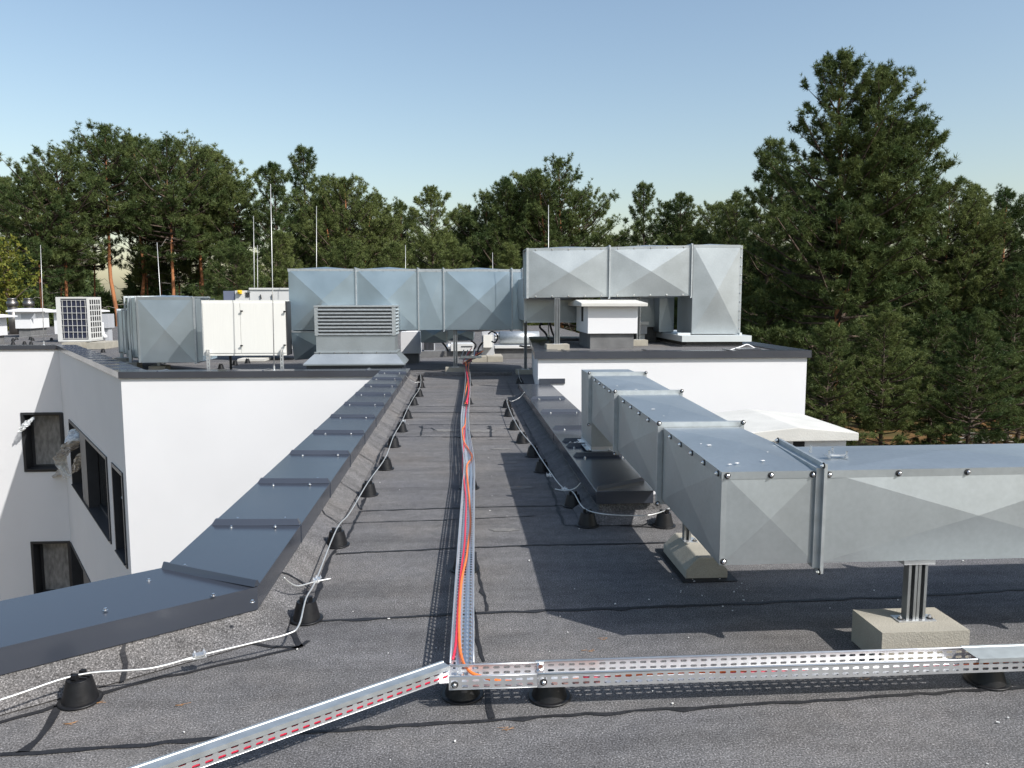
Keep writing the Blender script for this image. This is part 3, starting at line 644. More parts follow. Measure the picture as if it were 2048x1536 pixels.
m = MB(); channel(m, 1.345, 4.42, .131, .432); m.build('channel_post', 'post_steel', ds)
m = MB(); m.box(1.24, 4.40, .432, 1.46, 4.44, .450); m.build('head_plate', 'tray', ds); m = MB(); m.box(1.32, 4.37, .126, 1.40, 4.46, .131); fp = m.build('foot_plate', 'tray', ds); place(BOLT, 'bolt', fp, (1.385, 4.39, .1315))
m = MB(); m.box(1.22, 4.06, .0045, 1.53, 4.63, .007); m.build('felt_pad', 'seam', ds)

# --- big middle duct
def px_box(x0, y0, x1, y1, Y): return D(x0, y1, Y).x, D(x1, y1, Y).x, D((x0 + x1) / 2, y1, Y).z, D((x0 + x1) / 2, y0, Y).z
YM = 16.5
md = thing('air_duct', 'wide bluish galvanised duct across the middle of the roof, directly above the louvred cowl', 'air duct', (-1, YM + .5, 0))
BLUE.add(md); xs = [577, 713, 837, 888, 1024, 1046]; X = [D(p, 600, YM).x for p in xs]; z0, z1 = D(800, 660, YM).z, D(800, 539, YM).z
for i in range(5):
    duct_piece(md, loopX(YM, YM + 1.1, z0, z1, X[i] + .012), loopX(YM, YM + 1.1, z0, z1, X[i + 1] - .012), (.07, .07, .02, .065, .012)[i], (i == 0, i == 4))
for i in range(1, 6): flange(md, loopX(YM, YM + 1.1, z0, z1, X[i]), (1, 0, 0), .035, .012, far=True)
m = MB()
for k in range(22):
    x = X[0] + .2 + k * .22; 
    if x < X[5] - .1: m.box(x - .01, YM - .012, z1 - .04, x + .01, YM, z1 - .02)
m.box(X[0], YM - .004, z1 - .05, X[5], YM - .0005, z1 + .012)
m.build('folded_edge', 'galv_flange', md)
xa, xb, za, zb_ = px_box(582, 663, 660, 721, YM)
a = [V((xa, YM, z0 - .03)), V((xa + 1.0, YM, z0 - .03)), V((xa + 1.0, YM + 1.05, z0 - .03)), V((xa, YM + 1.05, z0 - .03))]; b = [V((xa + .05, YM + .1, za)), V((xa + .95, YM + .1, za + .12)), V((xa + .95, YM + 1.0, za + .12)), V((xa + .05, YM + 1.0, za))]
duct_piece(md, a, b, .05, (True, True), 'duct_elbow')
m = MB(); m.box(xa - .02, YM - .02, z0 - .045, xa + 1.02, YM + 1.07, z0 - .02); m.build('flange', 'galv_flange', md)
m = MB(); hx = D(1041, 598, YM - .01)
m.tube(smooth_path([V((hx.x + .03, YM - .02, hx.z + .08)), V((hx.x - .02, YM - .05, hx.z + .08)), V((hx.x - .02, YM - .05, hx.z - .08)), V((hx.x + .03, YM - .02, hx.z - .08))], 3), .012, 6); m.build('handle', 'plastic', md)

# side duct boxes hanging below, further back
ld = thing('air_duct', 'low tapering galvanised duct hanging below the wide middle duct, right of the louvred cowl', 'air duct', (-.5, 18, 0))
BLUE.add(ld)
for (pa, pb, yt, yb_) in ((842, 893, 655, 685), (894, 947, 655, 681)):
    xa, xb, za, zb_ = px_box(pa, yt, pb, yb_, 18.2)
    duct_piece(ld, loopX(18.2, 19.0, za, zb_, xa), loopX(18.2, 19.0, za, zb_, xb), .04, (True, True))
xa = D(893.5, 660, 18.2).x; m = MB(); m.box(xa - .02, 18.16, za - .03, xa + .02, 19.03, zb_); m.build('flange', 'galv_flange', ld)

# --- raised duct with its leg
YR = 13.95
rd = thing('air_duct', 'raised galvanised duct above the small white chimney, with a square leg at its right end', 'air duct', (3, YR + .5, 0))
tops = [(1055, 497.5), (1219, 495), (1383, 491.5)]; bots = [595.5, 593.5, 591.5]
Lp = []
for (px, pt), pb in zip(tops, bots): Lp.append(loopX(YR, YR + .72, D(px, pb, YR).z, D(px, pt, YR).z, D(px, 540, YR).x))
for i in range(2):
    sh = V((.014, 0, 0)); duct_piece(rd, [p + sh for p in Lp[i]], [p - sh for p in Lp[i + 1]], .05, (i == 0, False))
flange(rd, Lp[1], (1, 0, 0), .035, .013, far=True); flange(rd, Lp[2], (1, 0, 0), .035, .013, far=True); flange(rd, Lp[0], (1, 0, 0), .012, .02, far=True, bolts=False)
lx0, lx1 = D(1383, 600, YR).x + .016, D(1481, 600, YR).x; lz0, lz1 = D(1430, 668, YR).z, D(1430, 490.5, YR).z
duct_piece(rd, [V((lx0, YR, lz0)), V((lx1, YR, lz0)), V((lx1, YR + .95, lz0)), V((lx0, YR + .95, lz0))], [V((lx0, YR, lz1)), V((lx1, YR, lz1)), V((lx1, YR + .95, lz1)), V((lx0, YR + .95, lz1))], .055, (False, True), 'duct_leg')
m = MB()
m.box(Lp[0][0].x, YR - .005, Lp[0][3].z - .03, lx1, YR - .0006, Lp[0][3].z - .0) if False else None
for a, b in ((Lp[0][3], Lp[1][3]), (Lp[1][3], Lp[2][3])): m.hexa([a - _Z * .04 - V((0, .005, 0)), b - _Z * .04 - V((0, .005, 0)), b - _Z * .04 - V((0, .0005, 0)), a - _Z * .04 - V((0, .0005, 0))], [a + _Z * .008 - V((0, .005, 0)), b + _Z * .008 - V((0, .005, 0)), b + _Z * .008 - V((0, .0005, 0)), a + _Z * .008 - V((0, .0005, 0))])
m.box(lx1 - .03, YR - .006, lz0, lx1 + .012, YR - .0006, lz1); m.box(lx0, YR - .005, lz1 - .04, lx1 - .03, YR - .0006, lz1 + .008)
fe = m.build('folded_edge', 'galv', rd)
for k in range(10): place(BOLTFAR, 'bolt', fe, (lx1 - .01, YR - .006, lz0 + .1 + k * (lz1 - lz0 - .15) / 9), QZ((0, -1, 0)))
for i in range(2):
    for k in range(5):
        p = Lp[i][3].lerp(Lp[i + 1][3], (k + .5) / 5); place(BOLTFAR, 'bolt', fe, (p.x, YR - .006, p.z - .02), QZ((0, -1, 0)))
        p = Lp[i][0].lerp(Lp[i + 1][0], (k + .5) / 5); place(BOLTFAR, 'bolt', fe, (p.x, YR - .003, p.z + .02), QZ((0, -1, 0)))
# base plate & plinth under the leg
rc = thing('roof_curb', 'white metal cover plate on a dark felt plinth carrying the raised duct leg', 'roof curb', (4.2, 13.5, ZBR))
xa, xb, za, zb_ = px_box(1364, 671.5, 1503, 683.5, 13.6)
m = MB(); m.box(xa, 13.6, za, xb, 16.2, zb_); m.box(xa + .0, 13.88, zb_, lx0 - .04, 13.94, zb_ + .04); m.box(lx1 + .02, 13.88, zb_, xb - .12, 13.94, zb_ + .04); m.build('cover_plate', 'greypaint', rc, bevel=.006)
M['coverwhite'] = mat('pale_coated_sheet', (.62, .66, .67), .35, metal=.3, var=.03, vscale=3); rc.children[0].data.materials[0] = M['coverwhite']
m = MB(); m.box(xa + .12, 13.72, ZBR, xb - .12, 16.0, za - .001); m.box(xa + .02, 13.66, ZBR, xb - .02, 16.1, ZBR + .03); m.build('plinth', 'bitumen', rc)
# shaded duct boxes behind
bd = thing('air_duct', 'shaded galvanised duct standing behind the raised duct, between the chimney and the leg', 'air duct', (3.5, 14, ZBR))
xa, xb, za, zb_ = px_box(1318, 560, 1347, 664, 14.95); zz = za
duct_piece(bd, [V((xa, 14.95, za)), V((xb, 14.95, za)), V((xb, 15.7, za)), V((xa, 15.7, za))], [V((xa, 14.95, 2.1)), V((xb, 14.95, 2.1)), V((xb, 15.7, 2.1)), V((xa, 15.7, 2.1))], .03, (True, True), 'duct_section')
xa, xb, za, zb_ = px_box(1268, 560, 1316, 655, 15.3)
duct_piece(bd, loopX(15.3, 16.0, 1.0, 2.1, xa), loopX(15.3, 16.0, 1.0, 2.1, xb), .04, (True, True)); duct_piece(bd, loopX(15.3, 16.0, 1.0, 2.1, xa - .55), loopX(15.3, 16.0, 1.0, 2.1, xa - .03), .04, (True, True))
m = MB(); m.box(xa - .03, 15.27, .97, xa, 16.03, 2.13); m.box(xb, 15.28, .98, xb + .02, 16.02, 2.12); m.build('flange', 'galv_flange', bd)
m = MB(); m.box(xa, 15.4, ZBR, xb, 15.9, .999); m.build('plinth', 'bitumen', bd)
sdk = thing('air_duct', 'deeply shaded duct elbow below the left end of the raised duct', 'air duct', (2.2, 15.5, 0))
xa, xb, za, zb_ = px_box(1051, 560, 1166, 642, 14.72)
duct_piece(sdk, loopX(14.72, 17.4, za, 1.95, xa), loopX(14.72, 17.4, za, 1.95, xb), .03, (True, True), 'duct_elbow')
m = MB(); m.box(xa - .03, 14.70, za - .03, xa + .02, 14.74, 1.95); m.box(xa, 14.70, za - .03, xb + .4, 14.74, za); m.build('flange', 'galv_flange', sdk)

# posts with blocks
def post(px, ytop, ybase, Y, label, ztop=None, zbase=0, bw=.34, bh=.10, blockpx=None, dbl=False, group='slotted steel posts with concrete feet holding the ducts'):
    x = D(px, ybase, Y).x; zt = D(px, ytop, Y).z if ztop is None else ztop
    t = thing('support_post', label, 'support post', (x, Y, zbase), group)
    m = MB()
    if dbl: channel(m, x - .024, Y, zbase + bh, zt, .041, .041); channel(m, x + .024, Y, zbase + bh, zt, .041, .041)
    else: channel(m, x, Y, zbase + bh, zt, .06, .05)
    m.build('channel_post', 'post_steel', t)
    m = MB(); m.box(x - bw / 2, Y - .16, zbase + .004, x + bw / 2, Y + .16, zbase + bh - .002); m.build('concrete_block', 'concrete', t, bevel=.008)
    m = MB(); m.box(x - .08, Y - .06, zbase + bh - .002, x + .08, Y + .06, zbase + bh + .004); m.build('foot_plate', 'tray', t)
post(911, 660, 740, 16.6, 'twin slotted steel post on its block left of the walkway tray under the wide duct', bw=.42, bh=.11, dbl=True)
post(1051, 642, 738, 16.1, 'dark slotted post at the right end of the wide duct, beside the white block', bw=.40, bh=.10)
post(1114, 596, 690, 13.0, 'slim steel post on a grey block left of the small white chimney', zbase=ZBR, bw=.38, bh=.10, dbl=True)
post(1276, 592, 690, 14.1, 'slim steel post on a pale block right of the small white chimney', zbase=ZBR, bw=.29, bh=.11)

# --- left duct row with the facing cross-broken end
YL = 16.6
la = thing('air_duct', 'galvanised duct with one square cross-folded end facing the camera, left of the cream cabinet', 'air duct', (-5, 15, 0))
MID.add(la); xa, xb, za, zb_ = px_box(279, 595, 391, 725, YL)
duct_piece(la, [V((xa, YL, za)), V((xb, YL, za)), V((xb, YL + 1.0, za)), V((xa, YL + 1.0, za))], [V((xa, YL, zb_)), V((xb, YL, zb_)), V((xb, YL + 1.0, zb_)), V((xa, YL + 1.0, zb_))], .05, (True, True), 'duct_elbow')
flange(la, loopX(YL, YL + 1.0, za, zb_, xb + .02), (1, 0, 0), .02, .02, far=True)
duct_piece(la, loopX(YL + .02, YL + .98, za + .02, zb_ - .02, xb + .04), loopX(YL + .02, YL + .98, za + .02, zb_ - .02, xb + .15), .0)
m = MB(); m.box(xa, YL - .006, zb_ - .045, xb, YL - .0006, zb_ + .012); m.box(xa - .01, YL - .006, za, xa + .03, YL - .0006, zb_ - .045); m.build('folded_edge', 'galv', la)
dv = V((-.56, .83, 0)); pv = V((.83, .56, 0)); base = V((xa, YL + .45, 0)); rr = random.Random(9)
k = 0; u = .03
for ln in (.18, .35, .2, .42, .22, .45, .3, .5):
    p0 = base + dv * u; p1 = base + dv * (u + ln - .03); zt0 = zb_ if k < 6 else zb_ - .30; zl = za + (.02 if k < 6 else .06)
    jit = rr.uniform(-.03, .03)
    l = lambda p, w_: [V((p.x, p.y, zl)), V((p.x + pv.x * w_, p.y + pv.y * w_, zl)), V((p.x + pv.x * w_, p.y + pv.y * w_, zt0)), V((p.x, p.y, zt0))]
    a, b = l(p0 + pv * jit, .9), l(p1 - pv * jit, .9)
    duct_piece(la, a, b, .02 + .04 * rr.random(), (k == 0, k == 7))
    flange(la, l(p1 + dv * .015, .9), dv, .035, .012, far=True, bolts=False); u += ln; k += 1
for kk, (px, py, Yb) in enumerate(((318, 736, 17.0), (262, 726, 18.0), (244, 712, 19.4))):
    c = D(px, py, Yb); t = thing('foot_block', ('wide', 'middle', 'far')[kk] + ' concrete foot block in the shade under the left duct row', 'concrete block', (c.x, Yb, 0), 'concrete feet under the left duct row')
    m = MB(); m.box(c.x - .17, Yb - .12, .004, c.x + .17, Yb + .2, .14); m.build('concrete_block', 'concrete', t, bevel=.008)
    m = MB(); m.box(c.x - .03, Yb - .03, .14, c.x + .03, Yb + .03, .42); m.build('post', 'galv_flange', t)
# ---------------------------------------------------------------- cable trays
def perf_cells(mb, L, Wd, rows, fn, pitch=.0403, sl=.025, sh=.0095):
    """perforated strip in (u,v) mapped to space by fn; rows = list of slot centre heights"""
    nc = max(1, int(round(L / pitch))); pu = L / nc; edges = [0] + [(rows[i] + rows[i + 1]) / 2 for i in range(len(rows) - 1)] + [Wd]
    for i in range(nc):
        for j, rc_ in enumerate(rows):
            u0, u1, v0, v1 = i * pu, (i + 1) * pu, edges[j], edges[j + 1]; uc = (u0 + u1) / 2; a = sl / 2; b = sh / 2; c = b * .6
            H_ = [(uc - a + c, rc_ - b), (uc + a - c, rc_ - b), (uc + a, rc_ - b + c), (uc + a, rc_ + b - c), (uc + a - c, rc_ + b), (uc - a + c, rc_ + b), (uc - a, rc_ + b - c), (uc - a, rc_ - b + c)]
            P = [(u0, v0), (u1, v0), (u1, v1), (u0, v1)] + H_
            mb.add([fn(*p) for p in P], [(0, 1, 5, 4), (1, 6, 5), (1, 2, 7, 6), (2, 8, 7), (2, 3, 9, 8), (3, 10, 9), (3, 0, 11, 10), (0, 4, 11)])
class Path:
    def __init__(s, pts):
        s.p = [V(p) for p in pts]; s.l = [0]
        for a, b in zip(s.p, s.p[1:]): s.l.append(s.l[-1] + (b - a).length)
        s.L = s.l[-1]
    def at(s, u):
        u = max(0, min(s.L, u)); i = 0
        while i < len(s.l) - 2 and s.l[i + 1] < u: i += 1
        d = (s.p[i + 1] - s.p[i]); t = (u - s.l[i]) / d.length; return s.p[i] + d * t, d.normalized()
    def side(s, u):
        e = .05; a, _ = s.at(u - e); b, _ = s.at(u + e); d = (b - a); d.z = 0; d.normalize(); return V((d.y, -d.x, 0))
ZT0 = .098
def cable_tray(parent, path, w_=.10, h=.052, side_to=None, u0=0, u1=None):
    P = Path(path); u1 = P.L if u1 is None else u1; Lf = u1 - u0; L = side_to or Lf
    def f(off, up, du=0): 
        return lambda u, v: (lambda q, sd_: q + sd_ * (off + v * up[0]) + _Z * (v * up[1]))(P.at(u0 + u)[0], P.side(u0 + u))
    parts = []
    for sgn in (-1, 1):
        m = MB(); perf_cells(m, L, h, [h * .28, h * .70], f(sgn * w_ / 2, (0, 1)))
        n = max(2, int(L / .25)); pts = [P.at(u0 + L * k / n)[0] + P.side(u0 + L * k / n) * (sgn * w_ / 2 - sgn * .003) + _Z * h for k in range(n + 1)]
        m.tube(pts, .0035, 6)
        pts = [P.at(u0 + L * k / n)[0] + P.side(u0 + L * k / n) * (sgn * w_ / 2) + _Z * .001 for k in range(n + 1)]
        m.tube(pts, .0015, 4)
        o = m.build('tray_side', 'tray', parent); parts.append(o)
    L = Lf; m = MB(); perf_cells(m, L, w_, [w_ * .18, w_ * .5, w_ * .82], lambda u, v: (lambda q_, s_: q_ + s_ * (v - w_ / 2))(P.at(u0 + u)[0], P.side(u0 + u)))
    m.build('tray_floor', 'tray', parent)
    return P
def lid(parent, P, u0, u1, w_=.10, h=.052):
    m = MB(); n = max(1, int((u1 - u0) / .3)); vs = []
    for k in range(n + 1):
        u = u0 + (u1 - u0) * k / n; q_, s_ = P.at(u)[0], P.side(u); hw = w_ / 2 + .003
        for (o, z) in ((-hw, h - .012), (-hw, h + .0045), (-hw + .010, h + .0045), (-hw + .012, h + .0015), (hw - .012, h + .0015), (hw - .010, h + .0045), (hw, h + .0045), (hw, h - .012)): vs.append(q_ + s_ * o + _Z * z)
    m.add(vs, [(k * 8 + j, k * 8 + j + 1, (k + 1) * 8 + j + 1, (k + 1) * 8 + j) for k in range(n) for j in range(7)])
    return m.build('tray_cover', 'galv_flange', parent)
# cross tray
pa = G(898, 1356, .15); pb = G(943, 1330, .15)
A_ = V((-.043, 2.83, ZT0)); B_ = V((2.17, 2.83, ZT0)); dirx = (B_ - A_).normalized()
ct = thing('cable_tray', 'bright perforated cable tray crossing the foreground to the right, covered at its far end', 'cable tray', A_, 'perforated cable trays on black cones')
A0_ = A_ ; B0_ = A_ + dirx * 4.2
Pc = cable_tray(ct, [A0_, B0_], .10, .050, side_to=.365)
# overlapping joint section
uj = .335
m = MB(); sp = V((dirx.y, -dirx.x, 0))
Pj = Path([A_ + dirx * uj, B0_])
for sgn in (1, -1): perf_cells(m, 3.8, .053, [.015, .037], lambda u, v, sgn=sgn: A_ + dirx * (uj + u) + sp * (sgn * .0525) + _Z * (v - .001))
m.tube([A_ + dirx * uj + sp * .0515 + _Z * .053, B0_ + sp * .0515 + _Z * .053], .004, 6); m.tube([A_ + dirx * uj - sp * .0515 + _Z * .053, B0_ - sp * .0515 + _Z * .053], .004, 6)
m.build('overlapping_section', 'tray', ct)
lid(ct, Pc, (G(1925, 1305, .15) - A_).length + .02, 4.2, .112, .054)
for (u, z) in ((.022, .022), (uj + .02, .022)):
    p = A_ + dirx * u + sp * (.051 if u < .1 else .054) + _Z * z; c = place(BOLT, 'bolt', ct, p, QZ(sp))
for (u, z) in ((uj + .018, .015), (uj + .018, .038)):
    p = A_ + dirx * u - sp * .049 + _Z * z; place(BOLTFAR, 'bolt', ct, p, QZ(sp))
# forward tray
fpts = [(.006, 2.89), (.022, 3.68), (.044, 4.64), (.072, 5.8), (.09, 6.66), (.074, 8.0), (.074, 8.63), (.082, 9.62), (.142, 12.08), (.18, 14.27), (.185, 15.6)]
ft = thing('cable_tray', 'long open perforated cable tray running away down the middle of the walkway', 'cable tray', (.02, 3.0, ZT0), 'perforated cable trays on black cones')
fpath = smooth_path([V((x, y, ZT0 + .002)) for x, y in fpts], 4)
Pf = cable_tray(ft, fpath, .096, .052)
# diagonal covered tray
dt = thing('cable_tray', 'narrow covered perforated tray slanting from the tray junction to the lower left corner', 'cable tray', (-.04, 2.99, ZT0), 'perforated cable trays on black cones')
d0 = V((-.044, 2.895, ZT0)); d1 = V((-.957, 2.270, ZT0)); dd_ = (d1 - d0).normalized(); d2 = d0 + dd_ * 2.3
Pd = cable_tray(dt, [d0 + dd_ * .012, d2], .048, .050); lid(dt, Pd, 0, 2.28, .050, .050)
# junction plate & fixings
m = MB(); m.obox(A_ + V((.035, .055, .0035)), (.075, .004, 0), (-.003, .055, 0), (0, 0, .001))
jp = m.build('junction_plate', 'tray', ct)
for p in ((.0, 2.88), (.03, 2.895), (-.01, 2.86)): place(BOLTFAR, 'bolt', jp, (p[0], p[1], ZT0 + .005))

# cables
def cable(name, label, pts, r, mt, group='loose cables lying in the trays'):
    m = MB(); m.tube(smooth_path(pts, 5), r, 8); o = m.build(name, mt, None, loc=pts[0]); return tag(o, label, 'cable', group)
gz = lambda L, z: [G(x, y, z + dz) for (x, y, dz) in [(p + (0,))[:3] for p in L]]
cable('cable', 'bright orange cable lying in the walkway tray and bending into the cross tray', gz([(906, 860), (893, 850), (898, 820), (905, 826)][:0] + [(931.5, 835), (930, 850), (925, 858), (926, 872), (929, 885), (944, 912), (934, 930), (935, 960), (939, 1000), (941, 1045), (936, 1090), (932, 1118), (923, 1160), (919, 1210), (918, 1265), (922, 1310)], .115) + [V((.03, 2.88, .125)), V((.08, 2.845, .115)), V((.15, 2.818, .109)), V((.3, 2.808, .106)), V((.55, 2.82, .106))], .0062, 'orange')
cable('cable', 'crimson cable lying beside the orange one in the walkway tray', gz([(935, 768), (936, 790), (932, 822), (930, 850), (929, 872), (928, 885), (925, 930), (928, 960), (932, 1000), (931, 1040), (929, 1085), (922, 1140), (918, 1190), (914, 1250), (911, 1290), (906, 1318)], .112), .0055, 'red')
cable('cable', 'dark crimson cable hidden in the covered slanting tray', [d0 + dd_ * .02 + _Z * .015 + V((.007, -.010, 0)), d0 + dd_ * .8 + _Z * .016 + V((.007, -.010, 0)), d2 - dd_ * .05 + _Z * .015 + V((.007, -.010, 0))], .0105, 'red')
rr = random.Random(2)
for nm, mt_, off, lb in (('cable', 'red', .041, 'dark red cable inside the cross tray seen through its slots'), ('cable', 'orange', .034, 'orange cable inside the cross tray seen through its slots')):
    cable(nm, lb, [A_ + dirx * (.5 + .35 * k) + sp * (off + rr.uniform(-.005, .004)) + _Z * (.014 + rr.uniform(0, .018)) for k in range(11)], .0045, mt_)
bp_ = thing('cable_bundle', 'tangle of black, red and orange cables leaving the far end of the walkway tray', 'cable bundle', (.19, 14, .1))
for k in range(7):
    pts = [V((Pf.at(y - 2.9)[0].x + .022 * math.sin(k * 1.7 + y * .9), y, .125 + .012 * (k % 3) + rr.uniform(0, .012))) for y in (10.5, 11.6, 12.6, 13.6, 14.6, 15.6)] + [V((.18 + rr.uniform(-.05, .05), 16.4, .17 + rr.uniform(0, .06))), V((.22 + rr.uniform(-.12, .12), 17.4, .14)), V((.35 + rr.uniform(-.2, .3), 18.2, .3 + rr.uniform(-.1, .25)))]
    m = MB(); m.tube(smooth_path(pts, 4), .010, 6); m.build('cable_strand', ('blackcable', 'blackcable', 'red', 'blackcable', 'orange', 'blackcable', 'red')[k], bp_)
m = MB(); pts = [V((.16, 16.0, .19)), V((.2, 16.3, .21)), V((.24, 16.6, .2)), V((.19, 16.9, .18)), V((.15, 16.5, .22)), V((.2, 16.2, .2))]; m.tube(smooth_path(pts, 4), .016, 8); m.build('cable_coil', 'orange', bp_)

# ---------------------------------------------------------------- black cone holders
m = MB(); m.smooth = False; m.lathe((0, 0, .0045), [(.079, 0), (.080, .005), (.076, .007), (.060, .0075)], 28, cap=False); m.lathe((0, 0, .0115), [(.0655, 0), (.064, .006), (.046, .082)], 28, cap=False); m.lathe((0, 0, .0935), [(.046, 0), (.043, .003)], 28); m.box(-.012, -.043, .0965, -.006, .043, .105); m.box(.006, -.043, .0965, .012, .043, .105)
CONE = proto(m, 'weight_cone', 'plastic')
for p in CONE.data.polygons: p.use_smooth = len(p.vertices) == 4
m = MB(); m.box(-.030, -.010, .098, -.012, .010, .118); m.box(.012, -.010, .098, .030, .010, .118); m.box(-.030, -.012, .0955, .030, .012, .101); m.box(-.038, -.004, .114, .038, -.001, .120) if False else None
CLIP = proto(m, 'wire_clip', 'plastic')
m = MB(); m.lathe((0, 0, .0045), [(.084, 0), (.085, .005), (.080, .007), (.064, .0075)], 28, cap=False); m.lathe((0, 0, .0115), [(.070, 0), (.068, .006), (.048, .079)], 28, cap=False); m.lathe((0, 0, .0905), [(.048, 0), (.045, .003)], 28); TCONE = proto(m, 'weight_cone', 'plastic')
for p in TCONE.data.polygons: p.use_smooth = len(p.vertices) == 4
def holder(px, py, label, group, ang=0, clip=True, z=0.0, src=None):
    c = G(px, py, z + .03); t = thing('conductor_holder' if clip else 'tray_foot', label, 'conductor holder' if clip else 'tray foot', (c.x, c.y, z), group); t.rotation_euler = (0, 0, ang)
    o = (src or CONE).copy(); o.name = 'weight_cone'; COL.objects.link(o); o.parent = t
    if clip: o = CLIP.copy(); o.name = 'wire_clip'; COL.objects.link(o); o.parent = t
    return V((c.x, c.y, z))
left = [(160, 1388), (613, 1228), (674, 1082), (737, 983), (771, 932), (787, 888), (803, 858), (814, 832), (827, 806), (838, 789), (842, 772), (841, 758)]
right = [(1328, 1044), (1175, 1043), (1146, 1005), (1084, 937), (1066, 907), (1044, 880), (1029, 854), (1018, 828), (1014, 811), (1043, 773), (1039, 764)]
LH = [holder(x, y, f'black cone holding the pale conductor, {ordinal(i)} from the camera in the left-hand row', 'black cones of the left-hand conductor', (1.3, .9, .5)[min(i, 2)] if i < 1 else .1) for i, (x, y) in enumerate(left)]
RH = [holder(x, y, ('sunlit black cone holding the conductor under the foreground duct' if i == 0 else f'black cone in the shade, {ordinal(i - 1)} from the camera in the row along the right-hand parapet'), 'black cones of the right-hand conductor') for i, (x, y) in enumerate(right)]
def tray_foot(x, y, label):
    t = thing('tray_foot', label, 'tray foot', (x, y, 0), 'black cones under the cable trays'); o = TCONE.copy(); o.name = 'weight_cone'; COL.objects.link(o); o.parent = t
    m = MB(); m.box(x - .012, y - .035, .0945, x + .012, y + .035, .0965); m.build('saddle', 'plastic', t)
tray_foot(.008, 2.925, 'black cone under the junction of the three cable trays')
tray_foot(.347, 2.885, 'black cone under the cross tray, just right of the tray junction')
tray_foot(2.137, 2.885, 'black cone under the covered right end of the cross tray')
for k, (x, y) in enumerate(((.03, 4.35), (.085, 6.3), (.08, 8.7), (.14, 11.5), (.185, 14.0))): tray_foot(x, y, f'black cone under the walkway tray, {ordinal(k)} from the junction')

# conductors (round wire clipped to the cones)
def conductor(label, pts, taps=(), clamps=()):
    t = thing('lightning_conductor', label, 'conductor', pts[0], 'pale round conductors clipped along the roof edge')
    m = MB(); m.tube(smooth_path(pts, 6), .0042, 8); m.build('wire', 'wire', t)
    for tp in taps: m = MB(); m.tube(smooth_path(tp, 6), .0042, 8); m.build('branch_wire', 'wire', t)
    for (p, d) in clamps:
        d = V(d).normalized(); s_ = V((-d.y, d.x, 0)); m = MB(); m.obox(V(p) + _Z * .006, d * .026, s_ * .017, _Z * .0018); m.obox(V(p) - _Z * .006, d * .026, s_ * .017, _Z * .0018)
        for a in (-1, 1):
            for b in (-1, 1): m.lathe(V(p) + d * .018 * a + s_ * .012 * b + _Z * .006, [(.005, 0), (.005, .008), (.003, .009), (.003, .013)], 6)
        m.build('clamp', 'tray', t)
zc = .108
P0 = G(0, 1400, .10); Pm = G(395, 1312, .09)
lp0 = [V((-2.0, P0.y - .28, .1)), P0, LH[0] + _Z * zc, G(300, 1337, .085), G(395, 1312, .08), G(500, 1287, .085), G(575, 1268, .09), G(598, 1250, .10), LH[1] + _Z * zc, G(632, 1160, .09), LH[2] + _Z * zc, G(700, 1025, .085)] + [x for i in range(3, 12) for x in (LH[i] + _Z * zc,)]
conductor('pale conductor wire curving along the left-hand parapet over a row of black cones', lp0,
          taps=[[G(662, 1157, .09), G(628, 1164, .09), G(597, 1172, .10), G(580, 1166, .13), G(568, 1155, .17)], [G(286, 1341, .078), G(350, 1325, .078), G(396, 1314, .076), G(445, 1299, .076)], [G(842, 764, .1), G(830, 765, .1), G(820, 760, .14), G(812, 752, .25)]],
          clamps=[(G(399, 1311, .08), (1, .42, 0)), (G(634, 1160, .09), (.2, 1, 0)), (G(808, 843, .1), (.1, 1, 0))])
lp1 = [V((2.6, 5.95, .1)), V((2.0, 5.9, .1)), RH[0] + _Z * zc, G(1260, 1031, .1), RH[1] + _Z * zc, RH[2] + _Z * zc, G(1120, 970, .1), RH[3] + _Z * zc, RH[4] + _Z * zc, RH[5] + _Z * zc, RH[6] + _Z * zc, RH[7] + _Z * zc, RH[8] + _Z * zc, V((.76, 11.0, .10)), V((.88, 11.1, .14)), V((.95, 11.1, .22))]
conductor('pale conductor wire snaking through the shade beside the right-hand parapet', lp1,
          taps=[[G(1110, 978, .1), G(1130, 981, .1), G(1150, 977, .13), G(1161, 966, .18)]], clamps=[(G(1098, 951, .1), (-.3, 1, 0)), (G(1129, 979, .1), (-.3, 1, 0))])
conductor('short conductor wire rising past two cones in the corner beside the white block', [RH[9] + _Z * zc, RH[10] + _Z * zc, D(1037, 745, 14.5), D(1036, 738, 15)])

